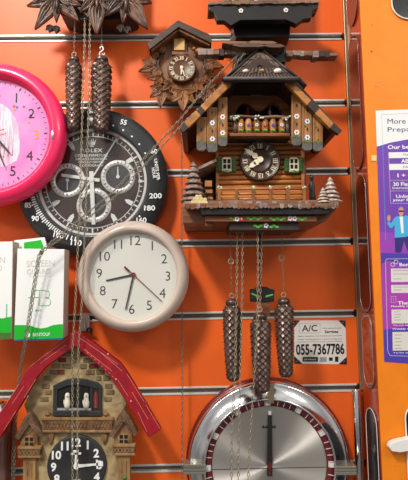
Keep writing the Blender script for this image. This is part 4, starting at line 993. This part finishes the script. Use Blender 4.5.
# turrets
def turret(ax, ay, k):
    tt = MB(); dd = .0649
    tt.m('resin_brown').prism(pts([(ax - 8.6, ay + 38), (ax - 8.6, ay + 24), (ax, ay + 10), (ax + 8.6, ay + 24), (ax + 8.6, ay + 38)], dd), .05225, dd)
    to_ = tt.build('turret', t, bev=.0008)
    r_ = MB().m('resin_roof')
    r_.prism(pts([(ax, ay), (ax + .2, ay + 13), (ax - 10.8, ay + 29), (ax - 14, ay + 25.6), (ax - 6, ay + 8)], .0704), .0528, .0704); r_.prism(pts([(ax, ay), (ax + 6, ay + 8), (ax + 14, ay + 23.6), (ax + 11, ay + 27.4), (ax + .2, ay + 13)], .0704), .0528, .0704)
    r_.m('resin_brown')
    for i in range(9):
        u = (i + .5) / 9
        r_.ball(W(ax - 1 - 10.5 * u, ay + 9 + 16 * u, .0704), .0018, .0014, .0012, 7, 5); r_.ball(W(ax + 1 + 10.5 * u, ay + 9 + 15 * u, .0704), .0018, .0014, .0012, 7, 5)
        r_.ball(W(ax - 1 - 7 * u, ay + 5 + 13 * u, .0704), .0016, .0014, .0011, 7, 5); r_.ball(W(ax + 1 + 7 * u, ay + 5 + 13 * u, .0704), .0016, .0014, .0011, 7, 5)
    r_.build('turret_roof', to_, bev=.001)
    w_ = MB().m('resin_wood').disc(P(ax, ay + 29.6, dd), 5.6 * S(ax, ay, dd), dd - .002, dd + .001, 20); w_.m('void_black')
    for (a, b_, c_, e_) in ((-4, -.7, 26, 29.6), (.7, 4, 26, 29.6), (-4, -.7, 31, 34), (.7, 4, 31, 34)): w_.pbox(ax + a, ax + b_, ay + c_, ay + e_, dd, dd + .0018)
    w_.build('turret_window', to_)
    g_ = MB().m('resin_roof').pbox(ax - 11, ax + 11, ay + 37, ay + 45.6, .05225, .0693); g_.m('resin_wood').pbox(ax - 11.6, ax + 11.6, ay + 35.6, ay + 38, .05225, .07095); g_.pbox(ax - 11.4, ax + 11.4, ay + 44.4, ay + 46.6, .05225, .0704); g_.m('resin_wood')
    for i in range(6): g_.bar(P(ax - 10 + i * 3.4, ay + 44, .0693), P(ax - 7 + i * 3.4, ay + 38.6, .0693), .0012, .06903, .07013); g_.bar(P(ax - 7 + i * 3.4, ay + 44, .0693), P(ax - 10 + i * 3.4, ay + 38.6, .0693), .0012, .06903, .07013)
    g_.build('turret_gallery', to_, bev=.0006)
    c_ = MB().m('resin_wood').pbox(ax - 6, ax + 6.4, ay + 46, ay + 120, .05225, .0649); c_.m('resin_brown').pbox(ax - 2.2, ax - 1.2, ay + 50, ay + 64, .06435, .06545); c_.pbox(ax + 2.4, ax + 3.2, ay + 52, ay + 70, .06435, .06545); c_.build('turret_post', to_, bev=.0008)
turret(29, 411.5, 0); turret(123.6, 409, 1)
fg = MB(); 
for (a, b_) in ((124.6, 478), (122.6, 481), (126.8, 481)): fg.m('green_paint').ball(W(a, b_, .06655), .0042, .003, .0036, 9, 6)
fg.build('green_leaf', t)

# ================================================================== BOXES ON THE HOOK
def pack(front, d0, d1, name, label, kids):
    c = P(front[0][0], front[0][1], d1)
    t = thing(name, (c[0], -d0, P(front[2][0], front[2][1], d1)[1]), label, 'box', 'screen guard boxes')
    b_ = MB().m('box_edge').prism(pts(front, d1 - .0005), d0, d1 - .0005); b_.m('box_white').prism(pts(front, d1), d1 - .0006, d1); bo = b_.build('carton', t, bev=.0006)
    kids(t, bo, d1); return t
def k2(t, bo, d1):
    g = MB().m('box_green')
    wave = [(14.2, 325), (22, 325), (30, 325.4), (36, 327.6), (41, 328.4), (47, 327.4), (53, 325), (59, 324.2), (62.9, 324.2), (62.7, 338), (14.0, 339.6)]
    g.prism(pts(wave, d1 + .0004), d1 - .0003, d1 + .0004); g.m('box_blue').prism(pts([(14.0, 339.2), (62.7, 337.6), (62.6, 339.6), (13.9, 341)], d1 + .0003), d1 - .001, d1 + .0003); go = g.build('green_band', t)
    s = S(38, 290, d1); q = MB().m('pale_print')
    q.text('SCREEN', P(40.6, 263.4, d1), 6.2 * s, d1 + .0006, -0.012, R(1), 28 * s); q.text('GUARD', P(39, 271.6, d1), 5.4 * s, d1 + .0006, -0.012, R(1), 24 * s); q.text('premium tempered glass', P(40, 276.2, d1), 1.3 * s, d1 + .0006, 0, R(1), 22 * s)
    q.build('lettering', bo)
    q = MB().m('green_print')
    def stroke(l): q.tube([W(a, b_, d1 + .0004) for a, b_ in l], .0006, 6)
    stroke([(31, 306), (31.6, 291.5), (33, 290.2), (44, 290.4), (48.6, 291), (49.6, 294), (48.6, 297), (45, 297.6), (49.4, 298.6), (50.8, 301.6), (49.6, 304.8), (46.4, 305.6), (39, 305.4), (39.4, 290.6)]); stroke([(28.4, 297.4), (38.8, 297.4)])
    q.text('9H+', P(38, 310.4, d1), 2.6 * s, d1 + .0006, 0, R(1)); q.build('box_logo', bo)
    q = MB().m('white_print').disc(P(28, 335, d1), 2.3 * s, d1 + .0002, d1 + .0008, 16); q.text('BENTOUF', P(41.6, 334.4, d1), 3.2 * s, d1 + .0008, 0.01, R(1), 17 * s); q.build('band_lettering', go)
    MB().m('black_print').disc(P(41.3, 252.6, d1), 2.2 * s, d1 - .0002, d1 + .0004, 16).build('hang_hole', bo)
def k1(t, bo, d1):
    g = MB().m('box_green').prism(pts([(-36, 316), (-10, 315), (2, 318.5), (11.4, 316.4), (11.2, 332.6), (-36, 334)], d1 + .0004), d1 - .0003, d1 + .0004); g.m('green_paint').prism(pts([(-36, 333.4), (11.2, 332.2), (11.1, 339), (-36, 340.6)], d1 + .0003), d1 - .001, d1 + .0003); g.build('green_band', t)
    s = S(5, 260, d1); q = MB().m('pale_print').text('SCREEN', P(4.8, 259.6, d1), 6.2 * s, d1 + .0006, -0.012, R(1), 28 * s, 'r'); q.text('GUARD', P(2, 268, d1), 5.4 * s, d1 + .0006, -0.012, R(1), 24 * s, 'r'); q.build('lettering', bo)
    MB().m('green_print').bar(P(6.6, 318, d1), P(6.8, 304, d1), .002, d1 - .0002, d1 + .0004).build('box_logo', bo)
pack([(17.5, 248.6), (64.4, 249.2), (62.8, 338), (14.0, 340)], .060, .096, 'product_box', 'white and green screen guard box with a chain falling across its front', k2)
pack([(-36, 243), (12.7, 241.4), (11.3, 339), (-36, 341)], .058, .093, 'product_box', 'white and green screen guard box cut by the photo edge, no chain on it', k1)
def k3(t, bo, d1):
    MB().m('box_green').prism(pts([(24, 242.5), (41, 239.8), (43.6, 246), (42, 252), (24, 250)], d1 + .0004), d1 - .0003, d1 + .0004).build('green_band', t)
pack([(14, 240.4), (44.4, 237.2), (47.6, 249), (47, 262), (14, 262)], .046, .052, 'product_box', 'tilted box with a green patch peeping out behind the screen guard boxes', k3)

# ================================================================== SMALL THINGS ON THE WALL
# phone number sticker
d = .0006
t = MB().m('sticker_paper').prism(pts([(294.2, 320.4), (345.4, 320.4), (346.8, 364.4), (294.4, 363.6)], d), .0001, d); s = S(320, 342, d)
t.m('black_print')
def st(l): t.prism(pts(l, d), d - .0002, d + .0002)
st([(294.2, 320.4), (300, 320.4), (294.2, 327.6)]); st([(338.4, 320.4), (345.4, 320.4), (345.6, 328)]); st([(294.2, 356), (302.4, 363.7), (294.4, 363.6)]); st([(346.7, 356.8), (346.8, 364.4), (338.6, 364.2)])
t.text('A/C', P(309.6, 328.2, d), 6.4 * s, d + .0003, 0.012, 0, 15.5 * s)
for (a, b_, c_, e_) in ((299.6, 323.6, 320, 323.6), (299.6, 333, 320, 333), (299.6, 323.6, 299.6, 333), (320, 323.6, 320, 333)): t.bar(P(a, b_, d), P(c_, e_, d), .0003, d - .0002, d + .0003)
t.text('Aircon cooling and heating', P(331.6, 328.2, d), 1.5 * s, d + .0003, 0, 0, 19 * s); t.text('Services', P(331.4, 331.6, d), 2.8 * s, d + .0003, 0.03, 0, 13.5 * s)
t.text('Repair, installation and maintenance of all kinds', P(320, 336.0, d), 1.3 * s, d + .0003, 0.0, 0, 44 * s); t.text('Fridge, washing machine, central cooling units', P(320, 339.2, d), 1.3 * s, d + .0003, 0.0, 0, 44 * s); t.text('cleaning, gas filling and spare parts available', P(320, 341.6, d), 1.1 * s, d + .0003, 0.0, 0, 44 * s)
t.text('055-7367786', P(320.2, 349.2, d), 11.0 * s, d + .0003, 0.03, 0, 48.4 * s)
for (a, b_, y0, y1) in ((302.6, 318, 357, 361.6), (335, 338.4, 356.6, 361.8), (329, 332.6, 357.4, 360.8)): st([(a, y0), (b_, y0), (b_, y1), (a, y1)])
t.m('skirt_grey'); st([(319.8, 357), (326.6, 357), (326.6, 361.8), (319.8, 361.8)]); t.m('sticker_paper').text('24 Hours', P(310.2, 359.3, d), 1.6 * s, d + .0004, 0.02, 0, 12 * s)
t.m('skirt_grey')
for (x, y) in ((296.6, 322.4), (343, 322.6), (296.4, 361.6), (344.2, 361.4)): t.bar(P(x - 1, y + .8, d), P(x + 1, y - .8, d), .0007, d - .0002, d + .0004)
tag(t.build('sticker'), 'white phone number sticker with black corners on the orange wall', 'sticker')
# hook bracket behind the red roof
t = MB().m('steel').pbox(80.4, 89.4, 313, 331, .0018, .006); t.m('charcoal').tube([W(90, 330, .006), W(91.4, 333, .010), W(92, 330, .018), W(90, 327.6, .020), W(87.5, 328.6, .018), W(87.6, 331.6, .014)], .0018, 8); t.m('steel').tube([W(85, 318, .005), W(85, 326, .012), W(85, 329, .018)], .0024, 8)
tag(t.build('display_hook', bev=.0004), 'small steel display hook on the rail above the crimson roof peak', 'hook')
# chrome pole beside the chrome clock
z1 = P(358, 390, .022)[1]; c = P(358, 430, .022); cx0 = (P(356.5, 400, .02)[0] + P(359.5, 470, .02)[0]) / 2
t = MB().m('chrome').lathe_z((P(358.4, 435, .014)[0], -.0125), [(0, .9), (.0088, .9), (.0088, z1 - .002), (.0075, z1), (0, z1)], 28)
tag(t.build('pole'), 'vertical chrome pole between the chrome clock and the pillar', 'pole')

# oval panels on the pillar's side (plane x = const) and front
def Q(px, py, x=None):
    x = xs_side - .0012 if x is None else x
    r = ray(px, py); tt = x / r.x
    return (-(CPOS.y + r.y * tt), CPOS.z + r.z * tt)          # (d, z)
def side_oval(pxt, yt, pxb, yb, dlo, dhi, m_, label, grp='oval plastic panels on the pillar', rim='clear', wr=.0012):
    """a long round ended panel lying on the side face between depths dlo and dhi"""
    zt = Q(pxt, yt)[1]; zb = Q(pxb, yb)[1]; hw = (dhi - dlo) / 2; dm = (dhi + dlo) / 2; n = 14
    out = [(dm + hw * math.cos(PI * i / n), zt - hw + hw * math.sin(PI * i / n)) for i in range(n + 1)] + [(dm + hw * math.cos(PI + PI * i / n), zb + hw + hw * math.sin(PI + PI * i / n)) for i in range(n + 1)]
    xo = xs_side - .0012; nn = len(out); mb = MB().m(m_)
    vs = [(xo - .003, -a, b_) for a, b_ in out] + [(xo, -a, b_) for a, b_ in out]
    mb.add(vs, [tuple(range(nn)), tuple(range(2 * nn - 1, nn - 1, -1))] + [(i, i + nn, (i + 1) % nn + nn, (i + 1) % nn) for i in range(nn)])
    root = thing('oval_plaque', (xo, -dm, zb), label, 'plaque', grp); mb.build('plate', root)
    rm = MB().m({'clear': 'silver_plastic', 'dark': 'oval_dust'}[rim] if rim != 'w' else 'white_plastic'); rm.tube([(xo - .003, -a, b_) for a, b_ in out], wr * .55, 6, closed=True); rm.build('rim', root)
side_oval(352, -60, 352, 28, .022, .080, 'oval_smoke', 'dark oval plastic panel on the pillar\'s side, highest, cut by the photo\'s top', rim='dark')
side_oval(358, 30, 360, 169, .018, .076, 'oval_smoke', 'smoky oval panel on the pillar\'s side, beside the poster\'s purple top', rim='dark')
side_oval(366, 172, 366, 311, .024, .081, 'oval_red', 'dark red oval panel on the pillar\'s side, second above the black one')
side_oval(366, 313, 367, 385, .024, .078, 'oval_dust', 'short dusty oval panel on the pillar\'s side, right above the black one')
side_oval(370, 407, 372, 540, .024, .081, 'oval_black', 'long black oval panel at the foot of the pillar\'s side, beside the chrome pole', rim='w')
def front_oval(cx0, cx1, y0, y1, label):
    c0 = P(cx0, y0, PD); c1 = P(cx1, y1, PD); hw = (c1[0] - c0[0]) / 2; xm = (c0[0] + c1[0]) / 2; n = 16; r_ = hw * .8
    out = []
    for (sx_, sz_, a0) in ((1, 1, 0), (-1, 1, PI / 2), (-1, -1, PI), (1, -1, 1.5 * PI)):
        for i in range(n // 2 + 1):
            a = a0 + PI / 2 * i / (n // 2); out.append((xm + sx_ * (hw - r_) + r_ * math.cos(a), (c0[1] - r_ if sz_ > 0 else c1[1] + r_) + r_ * math.sin(a)))
    root = thing('oval_plaque', (xm, -PD, c1[1]), label, 'plaque', 'oval plastic panels on the pillar')
    MB().m('oval_black').prism(out, PD, PD + .003).build('plate', root)
    MB().m('white_plastic').tube([(a, -(PD + .0028), b_) for a, b_ in out], .0014, 6, closed=True).build('rim', root)
front_oval(384.5, 432, -120, 19.5, 'black oval panel with a white rim on the pillar\'s front, above the poster')
front_oval(404, 450, 404, 600, 'dark oval panel with a white rim on the pillar\'s front, below the poster')
# white strap
q = P(389.5, 447, .135)
t = MB().m('white_plastic').prism(pts([(389.4, 447.4), (391.2, 443.6), (397, 441), (410, 438.4), (432, 436), (432, 446), (412, 450.6), (400, 452.6), (392, 451.4)], .106), PD + .0033, .106)
tag(t.build('strap', bev=.001), 'white strap end lying across the pillar\'s front below the poster', 'strap')

# ================================================================== POSTER
d = PD + .0008
PT = MB().m('poster_purple').prism(pts([(375.6, 110.6), (470, 107), (470, 368), (384.4, 361.6)], d), PD + .0002, d); s = S(390, 200, d)
def fl(m_, l, k=1): PT.m(m_).prism(pts(l, d), d - .0002, d + .00012 * k)
fl('white_print', [(375.6, 110.6), (470, 107), (470, 136.5), (408, 139.4), (391, 142.4), (376.8, 146.6)])
fl('poster_magenta', [(379.9, 232), (470, 236), (470, 255), (380.6, 253)]); fl('poster_blue', [(380.6, 253), (470, 255), (470, 368), (384.4, 361.6)])
fl('poster_magenta', [(381.4, 264), (388, 261), (412, 266), (470, 266), (470, 322), (408, 326), (383.2, 330)], 2)
PT.m('poster_navy'); 
PT.text('More', P(387.4, 121.4, d), 5.2 * s, d + .0004, 0.0, R(.5), 18.4 * s, 'l'); PT.text('Prepaid', P(387.6, 130.2, d), 6.0 * s, d + .0004, 0.0, R(.5), 30 * s, 'l')
PT.m('skirt_grey').bar(P(381.6, 114.6, d), P(382.6, 143, d), .0004, d, d + .0003); PT.bar(P(381.6, 114.6, d), P(470, 111, d), .0004, d, d + .0003)
PT.m('jacket_blue').bar(P(382.6, 143, d), P(385.6, 240, d), .0006, d, d + .0003)
PT.m('white_print').text('Our best offers', P(387.6, 147.2, d), 4.2 * s, d + .0004, 0.025, R(.5), 46 * s, 'l')
fl('white_print', [(388.4, 152.4), (470, 151), (470, 157), (388.6, 158.2)], 2); fl('white_print', [(388.8, 164), (470, 163), (470, 169.4), (389, 170)], 2)
PT.m('poster_navy').text('This is a new plan', P(402.6, 155, d), 2.2 * s, d + .0005, 0, 0, 30 * s, 'l'); PT.text('Choose the best', P(403, 167, d), 2.2 * s, d + .0005, 0, 0, 28 * s, 'l')
PT.m('white_print').text('ABCD', P(401, 161, d), 4.2 * s, d + .0004, 0.03, 0, 16 * s, 'l'); PT.text('1 + 1 GB', P(397.4, 175.4, d), 4.0 * s, d + .0004, 0.03, 0, 24 * s, 'l'); PT.text('30 Flexi minutes', P(393, 184.2, d), 4.0 * s, d + .0004, 0.02, 0, 40 * s, 'l'); PT.text('International calls', P(392.4, 188, d), 2.2 * s, d + .0004, 0.01, 0, 30 * s, 'l'); PT.text('Unlimited to', P(396, 196.4, d), 3.4 * s, d + .0004, 0.02, 0, 30 * s, 'l'); PT.text('your favourite', P(392.6, 200.4, d), 3.6 * s, d + .0004, 0.02, 0, 36 * s, 'l')
PT.m('pale_print')
for (a, b_, c_, e_) in ((388.6, 152.4, 390.6, 203.4), (390.6, 203.4, 470, 203.6), (389.4, 180.4, 470, 180), (389.8, 191, 470, 190.6)): PT.bar(P(a, b_, d), P(c_, e_, d), .0007, d, d + .0004)
# printed person
fl('jacket_blue', [(397.6, 216.2), (394.4, 218), (391.2, 223.4), (388.6, 221.4), (387, 223), (389.6, 227.6), (391.4, 228.4), (394.6, 224.8), (394.8, 237.8), (405, 237), (408, 236), (414, 236), (412, 218), (406, 215.4), (402, 217)], 3)
fl('skin', [(387.4, 216), (389.6, 214.8), (390.6, 217), (390, 220.8), (388.2, 221.4), (387, 219)], 3); fl('skin', [(398.4, 209.4), (400, 207), (402.4, 207.2), (403.6, 209.6), (403.4, 213.4), (402, 216.4), (399.8, 216), (398.6, 213)], 3)
fl('black_print', [(398.6, 210.4), (403.6, 210.4), (403.4, 212), (398.8, 212)], 4); fl('white_print', [(399.4, 216.6), (402.8, 216.4), (403.6, 233), (401.4, 233.4)], 4); fl('poster_navy', [(394.8, 238), (405, 237), (408, 236), (414, 236), (416, 252), (408, 252), (404, 240.6), (401, 252.6), (395.2, 252.6)], 3)
# lower half of the poster
PT.m('pale_print')
for (a, b_, c_, e_) in ((386.6, 259, 470, 257.6), (385.4, 261, 387.6, 351), (390, 355.6, 470, 358), (387.6, 351, 390, 355.6), (385.4, 261, 386.6, 259)): PT.bar(P(a, b_, d), P(c_, e_, d), .0009, d, d + .0005)
for (a, y0, y1) in ((390.8, 268.6, 282), (391, 285, 293), (391.4, 309.6, 323.4), (392.4, 332, 350.6)): fl('sticker_paper', [(a, y0), (470, y0 - .6), (470, y1 - .6), (a + .3, y1)], 4)
PT.m('skirt_grey')
for (a, y, w_) in ((393, 270.4, 40), (393, 274, 40), (393, 279, 8), (393, 287, 40), (393, 290, 9), (394, 312, 6), (394, 314.6, 7), (394, 317.2, 6), (394, 320, 7), (394.6, 335, 7), (394.6, 338.4, 6), (394.6, 341.8, 7), (394.6, 345.2, 6), (394.6, 348.4, 7)): PT.bar(P(a, y, d), P(a + w_, y - .2, d), .0009, d, d + .0007)
PT.m('white_print').text('Bonus data', P(399.4, 264.6, d), 3.4 * s, d + .0004, 0.02, 0, 26 * s, 'l'); PT.text('The best', P(397.8, 303, d), 3.4 * s, d + .0004, 0.02, 0, 22 * s, 'l'); PT.text('Monthly minutes and data', P(391, 306.6, d), 2.2 * s, d + .0004, 0.02, 0, 44 * s, 'l'); PT.text('Weekly minutes and data', P(392, 329.2, d), 2.2 * s, d + .0004, 0.02, 0, 44 * s, 'l'); PT.text('Terms apply to all offers', P(392.8, 325.4, d), 1.6 * s, d + .0004, 0.01, 0, 40 * s, 'l'); PT.text('Terms apply to all offers', P(393, 353, d), 1.6 * s, d + .0004, 0.01, 0, 40 * s, 'l')
for (x, y) in ((392.6, 264.6), (396, 262)): PT.m('pale_print').ring(P(x, y, d), 1.5 * s, 2.2 * s, d, d + .0004, 20)
for (a, b_, c_, e_) in ((391, 296.4, 396, 296.4), (391, 296.4, 391, 302.6), (391, 302.6, 396, 302.6), (396, 296.4, 396, 302.6), (393.5, 298, 393.5, 301)): PT.bar(P(a, b_, d), P(c_, e_, d), .0006, d, d + .0004)
po = tag(PT.build('poster'), 'purple and white prepaid offers poster on the yellow orange pillar', 'poster')
MB().m('tape').pbox(371.6, 376.6, 155.4, 160.8, PD + .0001, PD + .0012).build('tape', po)

# ================================================================== BAG AT THE LOWER LEFT
bg_ = MB(); n = 26; m_ = 22; d0 = .044
vs = []
for i in range(m_ + 1):
    py = 406 + i * 5.2
    for j in range(n + 1):
        u = j / n; px = -34 + 43.5 * u - (3.0 * math.exp(-i / 2.0) if u > .7 else 0)
        dd = d0 - .018 * (2 * u - 1) ** 2 + .0045 * math.sin(u * 23 + i * .05) + .002 * math.sin(u * 51 + i * .4) + (.003 * math.sin(i * 2.1 + u * 9) if i < 4 else 0)
        v = W(px, py, dd); vs.append(v)
fs = [(i * (n + 1) + j, i * (n + 1) + j + 1, (i + 1) * (n + 1) + j + 1, (i + 1) * (n + 1) + j) for i in range(m_) for j in range(n)]
k = len(vs); vs2 = vs + [Vector((v.x, -.002, v.z)) for v in vs]
fs2 = fs + [tuple(x + k for x in f[::-1]) for f in fs]
per = list(range(n + 1)) + [i * (n + 1) + n for i in range(1, m_ + 1)] + [m_ * (n + 1) + j for j in range(n - 1, -1, -1)] + [i * (n + 1) for i in range(m_ - 1, 0, -1)]
fs2 += [(a, b_, b_ + k, a + k) for a, b_ in zip(per, per[1:] + per[:1])]
bg_.m('bag_mauve').add(vs2, fs2, True)
t = tag(bg_.build('plastic_bag', loc=(P(0, 420, .05)[0], -.002, P(0, 420, .05)[1])), 'mauve plastic bag with a white crumpled top beside the red roof eave', 'bag')
ct = MB().m('bag_white')
for kk in range(9):
    x = -30 + kk * 3.9; ct.lobe(P(x, 421 + rnd.uniform(-4, 3), .046), R(90 + rnd.uniform(-50, 50)), .034, .022, .045 + rnd.uniform(0, .004), .006)
ct.build('crumpled_top', t)
